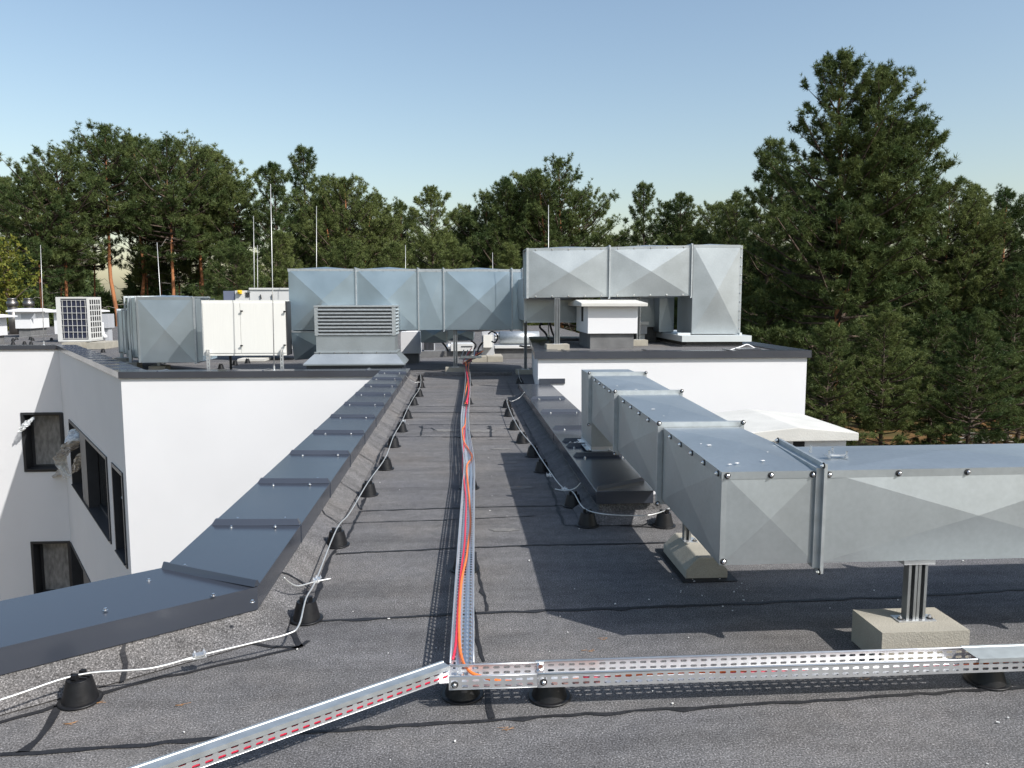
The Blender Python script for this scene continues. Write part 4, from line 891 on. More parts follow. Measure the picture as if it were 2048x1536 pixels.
# ---------------------------------------------------------------- louvred cowl
YV = 15.55
lc = thing('louvred_cowl', 'galvanised louvred ventilation cowl with a flared skirt at the head of the left-hand parapet', 'ventilation cowl', (-1.75, 15.4, 0))
xa, xb = D(629, 650, YV).x, D(791, 650, YV).x; zt1 = D(700, 611, YV).z; zl0 = D(700, 671, YV).z; zb1 = D(700, 704, YV).z; Yk = YV + .90
m = MB(); m.box(xa + .06, YV + .06, zl0, xb - .06, Yk - .06, zt1 - .03); m.build('inner_baffle', 'dark', lc)
m = MB(); m.box(xa - .01, YV - .01, zt1 - .03, xb + .01, Yk + .01, zt1)
for x in (xa, xb - .07): 
    for y in (YV, Yk - .07): m.box(x, y, zl0, x + .07, y + .07, zt1 - .03)
m.build('housing', 'galv_flange', lc, bevel=.004)
nb = 8; hh = (zt1 - .04 - zl0) / nb
for k in range(nb):
    z = zl0 + hh * k; m = MB()
    for (p, d, o) in ((V((xa + .07, YV + .012, 0)), V((xb - xa - .14, 0, 0)), V((0, -1, 0))), (V((xb - .012, YV + .07, 0)), V((0, Yk - YV - .14, 0)), V((1, 0, 0))), (V((xa + .012, YV + .07, 0)), V((0, Yk - YV - .14, 0)), V((-1, 0, 0)))):
        a = p + _Z * (z + hh * .92) - o * .035; b = p + _Z * (z + hh * .22) + o * .022; c = p + _Z * (z + hh * .06) + o * .014
        m.add([a, a + d, b + d, b, c, c + d], [(0, 1, 2, 3), (3, 2, 5, 4)])
    o = m.build('louvre_blade', 'galv_flange', lc); sf = o.modifiers.new('thickness', 'SOLIDIFY'); sf.thickness = .004
m = MB(); m.box(xa + .02, YV + .02, zb1, xb - .02, Yk - .02, zl0 - .002); m.build('neck', 'galv', lc)
m = MB(); m.box(xa - .02, YV - .02, zb1 - .02, xb + .03, Yk + .02, zb1); lp_ = m.build('joint_flange', 'galv', lc)
for k in range(6): place(BOLTFAR, 'bolt', lp_, (xa + .1 + k * (xb - xa - .2) / 5, YV - .02, zb1 - .008), QZ((0, -1, 0)))
hz = D(700, 728, 15.37).z; hx0, hx1 = D(606, 728, 15.37).x, D(808, 728, 15.37).x
m = MB(); m.hexa([V((hx0, 15.37, hz)), V((hx1, 15.37, hz)), V((hx1 + .02, Yk + .02, hz)), V((hx0, Yk + .02, hz))], [V((xa, YV, zb1 - .021)), V((xb, YV, zb1 - .021)), V((xb, Yk, zb1 - .021)), V((xa, Yk, zb1 - .021))]); m.build('flared_skirt', 'galv', lc)
m = MB(); m.box(hx0, 15.365, hz - .025, hx1 + .02, Yk + .03, hz - .001); m.build('skirt_edge', 'galv', lc)
m = MB(); m.box(hx0 + .05, 15.44, .004, hx1 - .04, Yk + .0, hz - .026); m.build('curb', 'coping', lc)

# ---------------------------------------------------------------- cream cabinet
YC = 15.75
cc = thing('ventilation_cabinet', 'cream two-door ventilation cabinet on slotted steel legs between the two duct ends', 'cabinet', (-4, 15, 0))
xa, xb, za, zb_ = px_box(407, 600.5, 573, 711, YC)
m = MB(); m.box(xa, YC, za, xb, YC + .42, zb_); m.build('casing', 'cream', cc, bevel=.008)
m = MB(); m.box(xb + .001, YC + .03, za, xb + .03, YC + .40, zb_ - .02); m.build('duct_collar', 'frame', cc)
xd0, xd1, xd2 = D(448, 640, YC).x, D(481, 640, YC).x, D(571, 640, YC).x
m = MB(); m.box(xa + .02, YC - .012, za + .05, xd1 - .004, YC - .001, zb_ - .05); m.build('door', 'cream', cc, bevel=.003)
m = MB(); m.box(xd1 + .004, YC - .012, za + .05, xd2, YC - .001, zb_ - .05); dr = m.build('door', 'cream', cc, bevel=.003)
for (px, py) in ((484, 622), (484, 691), (570, 623), (570, 690)):
    p = D(px, py, YC); m = MB(); m.tube([V((p.x, YC - .012, p.z)), V((p.x, YC - .045, p.z))], .014, 8); m.box(p.x - .02, YC - .06, p.z - .012, p.x + .03, YC - .045, p.z + .012); m.build('latch', 'plastic', dr)
for px in (414, 562):
    p = D(px, 700, YC - .1); m = MB(); fx = lambda u, v: V((p.x - .03 + v, YC - .06, u))
    perf_cells(m, za + .12, .06, [.03], fx, .08, .05, .014); m.box(p.x - .032, YC - .06, 0, p.x - .030, YC - .02, za + .12); m.box(p.x + .030, YC - .06, 0, p.x + .032, YC - .02, za + .12); m.build('slotted_leg', 'tray', cc)
p = D(462, 738, YC + .4); m = MB(); m.box(p.x - .02, YC + .38, .1, p.x + .02, YC + .42, za); m.lathe((p.x, YC + .4, .0045), [(.2, 0), (.2, .02), (.04, .1)], 4); m.build('centre_foot', 'plastic', cc)

# grey unit behind, with yellow switch
YG = 20.0
gu = thing('air_handling_unit', 'pale grey air handling unit with a yellow isolator switch, far behind the cream cabinet', 'air handling unit', (-5, 20, 0))
xa, xb, za, zb_ = px_box(474, 581, 600, 700, YG); xc = D(500, 600, YG).x
m = MB(); m.box(xc, YG, .3, xb, YG + 1.2, zb_ + .04); m.build('casing', 'offwhite', gu, bevel=.01)
m = MB(); m.box(xa, YG + .02, .3, xc - .002, YG + 1.15, zb_); m.build('casing', 'offwhite', gu, bevel=.01)
x1_ = D(446, 600, YG).x; m = MB(); m.box(x1_, YG + .05, .6, xa - .002, YG + 1.0, zb_ - .01); m.build('end_module', 'bluegrey', gu)
m = MB(); m.box(xc - .01, YG - .03, zb_ + .02, xb, YG + 1.2, zb_ + .065); m.build('roof_cover', 'offwhite', gu)
p = D(480, 584, YG); m = MB(); m.box(p.x - .045, YG - .06, p.z - .045, p.x + .045, YG + .018, p.z + .045); m.tube([(p.x, YG - .06, p.z), (p.x, YG - .08, p.z)], .025, 10); sw = m.build('isolator_switch', 'yellow', gu)
p = D(495, 590, YG); m = MB()
for (dx, dz, a, b) in ((-.04, 0, .004, .045), (.04, 0, .004, .045), (0, .04, .04, .004), (0, -.04, .04, .004), (0, 0, .018, .018)): m.box(p.x + dx - a, YG - .004, p.z + dz - b, p.x + dx + a, YG + .019, p.z + dz + b)
m.box(p.x - .06, YG + .0, p.z + .055, p.x + .09, YG + .018, p.z + .062); m.build('warning_mark', 'plastic', gu)
for px in (523, 546): p = D(px, 593, YG); m = MB(); m.tube([V((p.x - .02, YG - .03, p.z + .05)), V((p.x, YG - .03, p.z - .06))], .014, 6); m.build('handle', 'plastic', gu)

# ---------------------------------------------------------------- chimneys
def chimney(label, x0, x1, y0, y1, zp, zb0, zb1, zc1, ridge, over=.12, axis='x', capmat='concrete_white', vents=(), plinth='plaster_grey', group=None, pin=.08, name='chimney'):
    t = thing(name, label, 'chimney', ((x0 + x1) / 2, (y0 + y1) / 2, zp), group)
    m = MB(); m.box(x0 + pin, y0 + pin, zp, x1 - pin, y1 - pin, zb0); m.build('plinth', plinth, t)
    m = MB(); m.box(x0, y0, zb0, x1, y1, zb1); m.build('body', 'plaster', t, bevel=.006)
    a0, a1, b0, b1 = x0 - over, x1 + over, y0 - over, y1 + over; m = MB()
    if axis == 'x': R_ = [(a0 + .02, (b0 + b1) / 2), (a1 - .02, (b0 + b1) / 2)]
    else: R_ = [((a0 + a1) / 2, b0 + .02), ((a0 + a1) / 2, b1 - .02)]
    vs = [(a0, b0, zb1 + .001), (a1, b0, zb1 + .001), (a1, b1, zb1 + .001), (a0, b1, zb1 + .001), (a0, b0, zc1), (a1, b0, zc1), (a1, b1, zc1), (a0, b1, zc1), (*R_[0], ridge), (*R_[1], ridge)]
    fs = [(3, 2, 1, 0), (0, 1, 5, 4), (1, 2, 6, 5), (2, 3, 7, 6), (3, 0, 4, 7)]
    fs += [(4, 5, 9, 8), (5, 6, 9), (6, 7, 8, 9), (7, 4, 8)] if axis == 'x' else [(4, 5, 8), (5, 6, 9, 8), (6, 7, 9), (7, 4, 8, 9)]
    m.add(vs, fs); m.build('cap', capmat, t, bevel=.008)
    for (va, vb, vc, vd, ve, vf) in vents: m = MB(); m.box(va, vb, vc, vd, ve, vf); m.build('grey_panel' if y0 > 30 else 'vent_opening', 'greypaint' if y0 > 30 else 'dark', t)
    return t
x0 = D(1176, 640, 13.2).x; x1 = D(1275, 640, 13.2).x; zz0 = D(1200, 667, 13.2).z; zz1 = D(1200, 613, 13.2).z
chimney('small white chimney with a pale ridged slab and dark base, standing on the white block', x0, x1, 13.2, 14.5, ZBR, zz0, zz1, D(1200, 606, 13.05).z, 1.535, .14, 'x', vents=[(x0 - .002, 13.7, zz0 + .19, x0 + .02, 13.92, zz1 - .004)], pin=.05)
# pale chimney cap by the foreground duct
ye = 7.2; ce = D(1596, 866, ye)
xr = D(1718, 870, ye).x; xl = 2 * ce.x - xr; capz0 = D(1700, 882, ye).z; capz1 = D(1700, 866, ye).z; rz = D(1596, 855, ye).z
bx0_, bx1_ = D(1538, 890, ye + .12).x, D(1692, 890, ye + .12).x
t = chimney('large pale concrete chimney slab with a low ridge, behind the foreground duct', bx0_, bx1_, ye + .12, 8.3, -3.2, -3.1, capz0, capz1, rz, .10, 'y', pin=0, vents=[(D(1586, 890, ye + .12).x, ye + .118, capz0 - .16, D(1609, 890, ye + .12).x, ye + .14, capz0 - .004)])
cap = [c for c in t.children if c.name.startswith('cap')][0]; mm = cap.data
for v in mm.vertices:
    wx = v.co.x + ORG[cap].x; wy = v.co.y + ORG[cap].y
    if wx < ce.x - .25: wx = xl
    elif wx > ce.x + .25: wx = xr
    else: wx = ce.x
    wy = ye if wy < 7.8 else 8.48
    v.co.x = wx - ORG[cap].x; v.co.y = wy - ORG[cap].y
# chimneys at far left
Y1 = 27.5; a, b = D(-40, 650, Y1).x, D(14, 650, Y1 + 1.2).x
chimney('white chimney cut by the left edge of the photo, nearest of the far left chimneys', a, b, Y1, Y1 + 1.2, 0, D(0, 673, Y1).z, D(0, 636, Y1).z, D(0, 633, Y1).z, D(0, 629, Y1).z, .25, 'x', capmat='plaster', group='white chimneys on the far left of the roof')
Y2 = 33; a, b = D(30, 640, Y2).x, D(98, 640, Y2 + 1.4).x; z_ = D(30, 657, Y2).z
chimney('broad white chimney with a grey panel, between the stainless flues and the outdoor unit', a, b, Y2, Y2 + 1.4, 0, z_, D(50, 624, Y2).z, D(50, 621, Y2).z, D(50, 617, Y2).z, .22, 'x', capmat='plaster', vents=[(D(42, 630, Y2).x, Y2 - .01, D(42, 637, Y2).z, D(70, 630, Y2).x, Y2 + .02, D(42, 627, Y2).z)], group='white chimneys on the far left of the roof')
Y3 = 29; a, b = D(108, 640, Y3).x, D(205, 640, Y3 + 1.2).x
chimney('white chimney half hidden behind the outdoor unit', a, b, Y3, Y3 + 1.2, 0, D(110, 668, Y3).z, D(110, 625, Y3).z, D(110, 622, Y3).z, D(110, 619, Y3).z, .2, 'x', capmat='plaster', group='white chimneys on the far left of the roof')
for k, px in enumerate((25.5, 58)):
    Yp = 36; c = D(px, 620, Yp); t = thing('flue_pipe', ('left' if k == 0 else 'right') + ' one of the two stainless steel flue pipes behind the broad white chimney', 'flue pipe', (c.x, Yp, 0), 'stainless steel flues at the far left')
    r = .19; zt_p = D(px, 596, Yp).z
    m = MB(); m.smooth = True; m.lathe((c.x, Yp, 0), [(r, 0), (r, zt_p - .38)], 20); m.build('pipe', 'darksteel', t)
    m = MB(); m.smooth = True; m.lathe((c.x, Yp, zt_p - .36), [(r * 1.05, 0), (r * 1.22, .02), (r * 1.22, .2), (r * .9, .22), (r * .9, .28), (r * 1.1, .3), (r * .8, .36)], 20); m.build('cowl', 'darksteel', t)
# outdoor unit
YA = 25.5
ac = thing('outdoor_unit', 'cream air conditioning outdoor unit with a dark wire-guarded coil on concrete blocks', 'air conditioner', (-12.5, YA, 0))
xa, xb, za, zb_ = px_box(117, 594, 182, 683, YA); xe = D(205, 640, YA + .0).x
m = MB(); m.box(xa, YA + .02, za, xb - .02, YA + .9, zb_); m.box(xa, YA - .02, za, xa + .14, YA + .019, zb_); m.box(xa + .14, YA - .02, zb_ - .05, xb, YA + .019, zb_); m.box(xa + .14, YA - .02, za, xb, YA + .019, za + .06); m.box(xb - .06, YA - .02, za + .06, xb, YA + .019, zb_ - .05); m.build('casing', 'offwhite', ac)
m = MB(); m.box(xa + .14, YA + .0, za + .06, xb - .06, YA + .018, zb_ - .05); m.build('coil', 'coil', ac)
m = MB(); w_, h_ = xb - xa, zb_ - za
for k in range(6): x = xa + .2 + (w_ - .30) * k / 5; m.box(x - .005, YA - .035, za + .09, x + .005, YA - .024, zb_ - .09)
for k in range(7): z = za + .10 + (h_ - .20) * k / 6; m.box(xa + .15, YA - .036, z - .006, xb - .07, YA - .0235, z + .006)
m.build('wire_guard', 'offwhite', ac)
m = MB(); x = xb; wS = xe - xb

m.box(xb - .019, YA + .04, za + .04, xb - .012, YA + .88, zb_ - .04); m.build('side_panel', 'offwhite', ac); m = MB()
for k in range(7):
    z = za + .08 + (h_ - .16) * k / 7
    for j in range(5): yy = YA + .08 + .76 * j / 5; m.box(xb - .0119, yy, z + .03, xb - .009, yy + .09, z + (h_ - .16) / 7 - .005)
m.build('side_grille', 'dark', ac)
for k, px in enumerate((147, 196)):
    c = D(px, 690, YA - .3); t = thing('concrete_block', ('left' if k == 0 else 'right') + ' concrete block under the cream outdoor unit', 'concrete block', (c.x, YA, 0), 'concrete blocks under the outdoor unit')
    m = MB(); m.box(c.x - .28, YA - .45, .004, c.x + .26, YA + .8, za - .015); m.build('block', 'concrete', t, bevel=.01)
# small grey vent box right of the outdoor unit
c = D(210, 640, 28); vb = thing('vent_box', 'small grey box vent on a stem right of the outdoor unit', 'vent', (c.x, 28, 0))
xa, xb, za, zb_ = px_box(203, 628, 217, 656, 28); m = MB(); m.box(xa, 28, za, xb, 28.5, zb_); m.build('box', 'greypaint', vb); m = MB(); m.box(xa + .06, 28.1, .004, xb - .05, 28.4, za); m.build('stem', 'greypaint', vb)
m = MB(); m.tube(smooth_path([D(203, 645, 27.8), D(204, 660, 27.8), D(207, 672, 27.7), D(211, 673, 27.6)], 4), .07, 8); tag(m.build('foil_pipe', 'plaster', None), 'white lagged pipe curling down behind the outdoor unit', 'pipe')
# cones beyond the left courtyard
k = 0
for (px, py, z) in ((26, 681, 0), (33, 678, 0), (61, 678, 0), (65, 680, 0), (103, 680, 0), (26, 688, 0), (49, 687.5, 0), (62, 688, 0), (206, 703, 0)):
    holder(px, py, ['black cone left in the back row behind the bright courtyard wall', 'second cone of the back row behind the bright courtyard wall', 'third cone of the back row, under the pale conductor', 'larger looking cone of the back row beside the third', 'black cone beside the base of the outdoor unit', 'leftmost cone of the front row behind the bright courtyard wall', 'middle cone of the front row behind the bright courtyard wall', 'right cone of the front row, left of the lightning rod foot', 'single black cone in the shade left of the left duct row'][k], 'black cones beyond the courtyard'); k += 1
conductor('pale conductor wire crossing the far left roof in front of the chimneys', [G(0, 679, .1), G(26, 677, .1), G(60, 672, .1), G(108, 668, .1)])
# cones under the cabinet
for k, (px, py) in enumerate(((442, 735), (470, 728), (495, 724))): holder(px, py, ('nearest', 'middle', 'farthest')[k] + ' of three black cones seen under the cream cabinet', 'black cones under the cream cabinet')
c = D(508, 716, 20); sl = MB(); sl.box(c.x - .33, 19.7, .01, c.x + .33, 20.4, .07); tag(sl.build('paving_slab', 'concrete_white', None, bevel=.01), 'pale paving slab lying under the cream cabinet', 'slab')

# lightning rods
def rod(px0, y0, px1, y1, Y, label, r=.010, zb=None, tilt=None):
    b = D(px1, y1, Y); t_ = D(px0, y0, Y); 
    if zb is not None: b = b + (b - t_).normalized() * ((b.z - zb) / max(1e-3, (t_.z - b.z) / (t_ - b).length))
    t = thing('lightning_rod', label, 'lightning rod', b, 'slender pale lightning rods')
    m = MB(); mid = b.lerp(t_, .45); m.tube([b, mid, mid.lerp(t_, .02), t_], [r * .85, r * .85, r * .6, r * .5], 8); m.build('rod', 'wire', t)
    m = MB(); m.smooth = False; m.lathe((b.x, b.y, b.z), [(r * 2.5, 0), (r * 2.5, .02), (r * 1.6, .025), (r * 1.6, .10)], 12); m.build('foot', 'tray', t)
rod(541, 368, 548.5, 742, AB.y + .25, 'tallest lightning rod, standing on the coping in front of the cream cabinet', .0115)
rod(507, 432, 509, 600, 21.5, 'lightning rod behind the cream cabinet, taller of the close pair', .012, .1)
rod(515, 490, 515.5, 600, 22.5, 'lightning rod behind the cream cabinet, shorter of the close pair', .010, .1)
rod(633, 412, 633, 540, 19, 'lightning rod rising behind the left end of the wide middle duct', .011, .1)
rod(811, 490, 811, 540, 19, 'short lightning rod tip behind the centre of the wide middle duct', .011, .1)
rod(985, 505, 985.5, 540, 20, 'shortest rod tip, behind the right end of the wide middle duct', .011, .1)
rod(1097, 410, 1097, 497, 15.6, 'lightning rod above the left part of the raised duct', .011, .8)
rod(81, 490, 88, 690, BC.y + .25, 'lightning rod on the far courtyard coping, left of the outdoor unit', .012)
rod(314, 485, 321, 597, 17.5, 'slightly leaning lightning rod behind the left duct row', .011, .1)
# small items between and behind the ducts
xa, xb, za, zb_ = px_box(802, 663, 841, 707, 18.9)
chimney('small cream chimney body under the wide duct, beside the louvred cowl', xa, xb, 18.9, 19.6, 0, za, zb_ - .03, zb_ - .01, zb_, .0, 'x', capmat='plaster', pin=.05)
e = thing('electric_box', 'small cream junction box on a grey pedestal over concrete kerb blocks', 'electric box', (.8, 18.5, 0))
xa, xb, za, zb_ = px_box(967, 670, 985, 695, 19.5); m = MB(); m.box(xa, 19.5, za, xb, 19.66, zb_); m.build('box', 'cream', e, bevel=.006)
xa, xb, za, zb_ = px_box(964, 663, 988, 716, 19.7); m = MB(); m.box(xa, 19.67, .14, xb, 20.0, zb_); m.build('pedestal', 'greypaint', e)
for k, (pa_, pb_) in enumerate(((944, 974), (975, 1006))):
    xa, xb, za, zb_ = px_box(pa_, 715, pb_, 727, 19.2); m = MB(); m.box(xa, 19.2, .004, xb, 20.1, .14); tag(m.build('kerb_block', 'concrete', None, bevel=.01), ('left' if k == 0 else 'right') + ' pale kerb block under the small junction box', 'concrete block', 'kerb blocks under the junction box')
e = thing('silencer_pipe', 'fat round aluminium duct silencer lying on a pale tray right of the junction box', 'duct silencer', (1.6, 20, 0))
xa, xb, za, zb_ = px_box(1000, 663, 1079, 689, 20.6); m = MB(); m.smooth = True; r = (zb_ - za) / 2; m.lathe((xa, 20.6 + r, za + r), [(r, 0), (r, xb - xa)], 24, axis=(1, 0, 0)); m.build('silencer', 'galv_flange', e)
m = MB(); m.smooth = True; m.lathe((xa - .25, 20.6 + r, za + r + .05), [(r * .6, 0), (r * .6, .25)], 20, axis=(1, 0, 0)); m.build('spigot', 'steel', e)
m = MB(); m.box(xa - .15, 20.3, za - .08, xb - .1, 21, za - .02); m.build('pale_tray', 'offwhite', e); m = MB(); m.box(xa - .15, 20.4, .004, xb, 21, za - .081); m.build('curb', 'plaster_grey', e)
e = thing('compressor_unit', 'dark slatted compressor unit in the shade under the wide duct', 'outdoor unit', (-.9, 22, 0))
xa, xb, za, zb_ = px_box(848, 684, 869, 702, 21); m = MB(); m.box(xa, 21, za, xb, 21.6, zb_ + .1)
m.build('casing', 'greypaint', e); m = MB()
for k in range(8): x = xa + (xb - xa) * k / 8; m.box(x, 20.985, za + .03, x + .018, 20.999, zb_ + .06)
m.build('slats', 'dark', e); m = MB(); m.box(xa - .15, 20.9, .004, xb + .25, 21.6, za - .003); m.build('base', 'plaster_grey', e)
e = thing('roof_fan', 'low pale finned roof fan housing under the wide duct, left of the junction box', 'roof fan', (.1, 21.5, 0))
xa, xb, za, zb_ = px_box(902, 688, 948, 702, 21); m = MB(); m.box(xa, 21, za, xb, 21.8, zb_); m.build('housing', 'offwhite', e, bevel=.01)
m = MB(); 
for k in range(14): x = xa + .28 + k * .022; m.box(x, 20.985, zb_ - .08, x + .010, 20.999, zb_ - .05)
m.build('fins', 'dark', e); m = MB(); m.box(xa - .2, 21.1, .004, xb + .3, 22, za - .002); m.build('curb', 'plaster_grey', e)
m = MB(); m.bar(D(896, 690, 20.8), D(901, 683, 20.8), .05, .05); m.tube([D(893, 700, 20.8), D(899, 688, 20.8)], .05, 8); m.build('motor', 'tray', e)
e = thing('ladder_tray', 'small steel ladder tray bridging the cables at the far end of the walkway', 'cable ladder', (.1, 18, 0))
m = MB(); p = lambda x, y: D(x, y, 17.6)
m.bar(p(921, 714), p(963, 714), .04, .05); m.build('rail', 'tray', e)
for (a_, b_) in (((923, 713), (928, 703)), ((931, 713), (936, 703)), ((948, 713), (950, 703))): m = MB(); m.bar(p(*a_), p(*b_) + V((0, .5, 0)), .02, .02); m.build('rung', 'tray', e)
# black hoses
for k, (lb, pts) in enumerate((('black hose looping from the junction box to the silencer', [D(977, 668, 18.2), D(984, 663, 18.1), D(993, 668, 18.1), D(995, 677, 18.1), D(990, 685, 18.1), D(984, 683, 18.25)]),
    ('thick black cable sagging in the shade behind the small white chimney', [D(1088, 600, 16.2), D(1098, 640, 16.1), D(1108, 672, 16), D(1125, 680, 15.9), D(1160, 679, 15.8)]),
    ('black cables dropping from the shaded duct elbow', [D(1083, 645, 16.2), D(1080, 655, 16.2), D(1092, 668, 16.1), D(1097, 690, 16), D(1060, 694, 16.6), D(1040, 692, 17.5)]),
    ('tangle of black hose left of the junction box', [D(942, 681, 18.6), D(952, 690, 18.5), D(948, 700, 18.4), D(953, 712, 18.2), D(958, 695, 18.4), D(966, 684, 18.4)]),
    ('thin black cable between the wide duct and the roof fan', [D(884, 684, 19), D(892, 694, 19), D(897, 703, 19)]))):
    m = MB(); m.tube(smooth_path(pts, 5), .022 if k else .018, 7); tag(m.build('black_hose', 'blackcable', None, loc=pts[0]), lb, 'hose', 'black hoses among the ducts')
m = MB(); m.tube(smooth_path([D(1460, 700, 12.35), D(1480, 694, 12.45), D(1494, 689, 12.5), D(1505, 694, 12.5), D(1511, 697, 12.5)], 4), .010, 6); tag(m.build('white_wire', 'white_wire', None), 'loose white wire bent into a low peak on the coping of the white block', 'wire')
e = thing('fan_box', 'small pale vent box seen behind the steel post right of the small chimney', 'vent', (3, 14, ZBR))
xa, xb, za, zb_ = px_box(1277, 643, 1296, 668, 14.9); m = MB(); m.box(xa, 14.9, za, xb - .02, 15.3, zb_ - .06); m.build('body', 'greypaint', e); m = MB(); m.box(xa, 14.85, zb_ - .06, xb, 15.35, zb_); m.build('lid', 'offwhite', e)
m = MB(); m.box(xa + .03, 14.95, ZBR, xb - .05, 15.25, za); m.build('stem', 'offwhite', e)
# long low felt rise across the far end of the walkway, behind the first row
e = MB(); e.box(-.85, 15.75, .004, 1.1, 15.9, .07) ; tag(e.build('felt_ridge', 'bitumen', None, bevel=.02), 'low felt covered ridge crossing the far end of the walkway', 'roof ridge')
# ---------------------------------------------------------------- trees
def np_mesh(name, verts, tris, mt):
    me = bpy.data.meshes.new(name); n = len(verts); f = len(tris)
    me.vertices.add(n); me.vertices.foreach_set('co', np.asarray(verts, dtype=np.float32).ravel())
    me.loops.add(f * 3); me.loops.foreach_set('vertex_index', np.asarray(tris, dtype=np.int32).ravel())
    me.polygons.add(f); me.polygons.foreach_set('loop_start', np.arange(0, f * 3, 3, dtype=np.int32)); me.update(calc_edges=True)
    me.materials.append(M[mt]); return me
def tufts(P, Dr, size, blades, rng, wfac=.095, spread=.95):
    n = len(P); P = np.repeat(P, blades, 0); Dr = np.repeat(Dr, blades, 0); sz = np.repeat(size, blades) * rng.uniform(.6, 1.15, n * blades)
    d = Dr + rng.normal(0, spread, (n * blades, 3)); d /= np.linalg.norm(d, axis=1, keepdims=True) + 1e-9
    r = rng.normal(0, 1, (n * blades, 3)); s = np.cross(d, r); s /= np.linalg.norm(s, axis=1, keepdims=True) + 1e-9
    w = (sz * wfac)[:, None]; base = P + d * (sz * .05)[:, None]; mid = P + d * (sz * .45)[:, None]; tip = P + d * sz[:, None]
    v = np.empty((n * blades * 3, 3)); v[0::3] = base + s * w * .5 + (mid - base) * .3; v[1::3] = tip; v[2::3] = base - s * w; 
    t = np.arange(n * blades * 3).reshape(-1, 3); return v, t
def pine(seed, Ht=22., cb=.5, rad=3.6, shape='round', lean=.6, n_wh=26, tuft=.36, blades=9, dens=1.0, leaders=None, bark='bark_orange', dead=10, twist=.5):
    """returns (trunk_mesh, crown_mesh); trunk with limbs, crown of needle tufts carried by flattened, up-curving branch pads"""
    rng = np.random.default_rng(seed); mb = MB(); rr = random.Random(seed)
    def wood(pts, rs, seg=5): mb.tube(pts, rs, seg, cap=False)
    nt_ = 9; px = [0]; py = [0]
    for k in range(nt_): px.append(px[-1] + rr.gauss(0, .16) * twist + lean / nt_ * rr.uniform(.4, 1.6)); py.append(py[-1] + rr.gauss(0, .16) * twist)
    def tr(z):
        t = max(0, min(.9999, z / Ht)) * nt_; i = int(t); f = t - i; return V((px[i] + (px[i + 1] - px[i]) * f, py[i] + (py[i + 1] - py[i]) * f, z))
    r0 = .0095 * Ht
    wood(smooth_path([tr(Ht * k / nt_) for k in range(nt_ + 1)], 2), [max(.02, r0 * (1 - k / (2 * nt_ + 1)) ** .75) for k in range(2 * nt_ + 1)], 9)
    mb.cur = 1; Ps = []; Ds = []; Ss = []
    ls = leaders or [(0, 0, Ht, 1.0)]
    for (ox, oy, hl, rs_) in ls:
        if leaders and (ox or oy): mb.cur = 0; zf = hl * .55; q_ = tr(zf); wood(smooth_path([q_, q_ + V((ox * .6, oy * .6, (hl - zf) * .35)), q_ + V((ox, oy, hl - zf))], 3), [r0 * .4 * (1 - k / 8) + .02 for k in range(7)], 6); mb.cur = 1
        zb_ = Ht * cb if not (ox or oy) else hl * .58
        nw = int(n_wh * (1 if not (ox or oy) else .5))
        for wi in range(nw):
            t = (wi + rr.uniform(-.35, .35)) / (nw - 1); t = min(1, max(0, t)); z = zb_ + (hl - zb_) * t * .985
            if shape == 'round': R = rad * (max(.02, math.sin(math.pi * (.16 + .80 * t))) ** .75) * rs_
            elif shape == 'cone': R = rad * ((1 - t) ** .6 * .97 + .05) * rr.uniform(.8, 1.15) * min(1, .5 + 2.5 * t) * rs_
            else: R = rad * (1 - t ** 2.2) ** .8 * min(1, .6 + 2 * t) * rs_ + .15
            nb_ = rr.choice((4, 5, 5, 6)); a0 = rr.random() * 6.28
            c0 = tr(z) if not (ox or oy) else tr(zb_) .lerp(tr(hl) + V((ox, oy, 0)), max(0, t)) 
            if (ox or oy): c0 = V((tr(hl * .55).x + ox * min(1, .35 + t), tr(hl * .55).y + oy * min(1, .35 + t), z))
            for b in range(nb_):
                if rr.random() < .10: continue
                a = a0 + b * 6.283 / nb_ + rr.gauss(0, .25); L = R * rr.choice((.55, .8, .9, 1, 1, 1.12, 1.25)) * rr.uniform(.85, 1.1)
                el = math.radians(rr.uniform(0, 22) + 38 * t ** 1.5 - (10 if t < .25 else 0)); hd = V((math.cos(a), math.sin(a), 0))
                tip = c0 + hd * L * math.cos(el) + _Z * (L * math.sin(el)); mid = c0 + hd * L * .5 * math.cos(el) + _Z * (L * .5 * math.sin(el) - L * .05)
                tip += _Z * L * .10; rb = max(.012, .013 * L + .008 * (1 - t)); wood([c0, mid, tip], [rb * 1.6, rb, .01], 4)
                nt2 = max(5, int((3 + L * 7.5) * dens)); sv_ = hd.cross(_Z)
                nc = max(2, int(1.5 + L * 2.2)); cs_ = rng.uniform(.25, 1.0, nc) ** .75; cs_[0] = 1.0; cl_ = rng.normal(0, 1, nc) * L * .22 * (1.15 - .7 * cs_); cl_[0] = 0; ci = rng.integers(0, nc, nt2)
                s = cs_[ci] + rng.normal(0, .10, nt2) / max(.8, L); lat = cl_[ci] + rng.normal(0, .13, nt2)
                base = np.array(c0)[None, :] * (1 - s)[:, None] + np.array(tip)[None, :] * s[:, None] - np.array([0, 0, 1])[None, :] * (L * .10 * 4 * s * (1 - s) * .4)[:, None]
                p = base + np.array(sv_)[None, :] * lat[:, None] + np.array([0, 0, 1])[None, :] * (rng.normal(.03, .10, nt2) + .10 + np.abs(lat) * .12 - (np.abs(lat - cl_[ci]) * .5))[:, None]
                dr = np.array(hd)[None, :] * .55 + np.array([0, 0, .75])[None, :] + np.array(sv_)[None, :] * np.sign(lat)[:, None] * .35 + rng.normal(0, .2, (nt2, 3))
                Ps.append(p); Ds.append(dr); Ss.append(rng.uniform(.75, 1.2, nt2) * tuft * (.8 + .2 * (1 - t)))
        top = np.array([tr(hl).x + ox * (1 if (ox or oy) else 0), tr(hl).y + oy, hl]); 
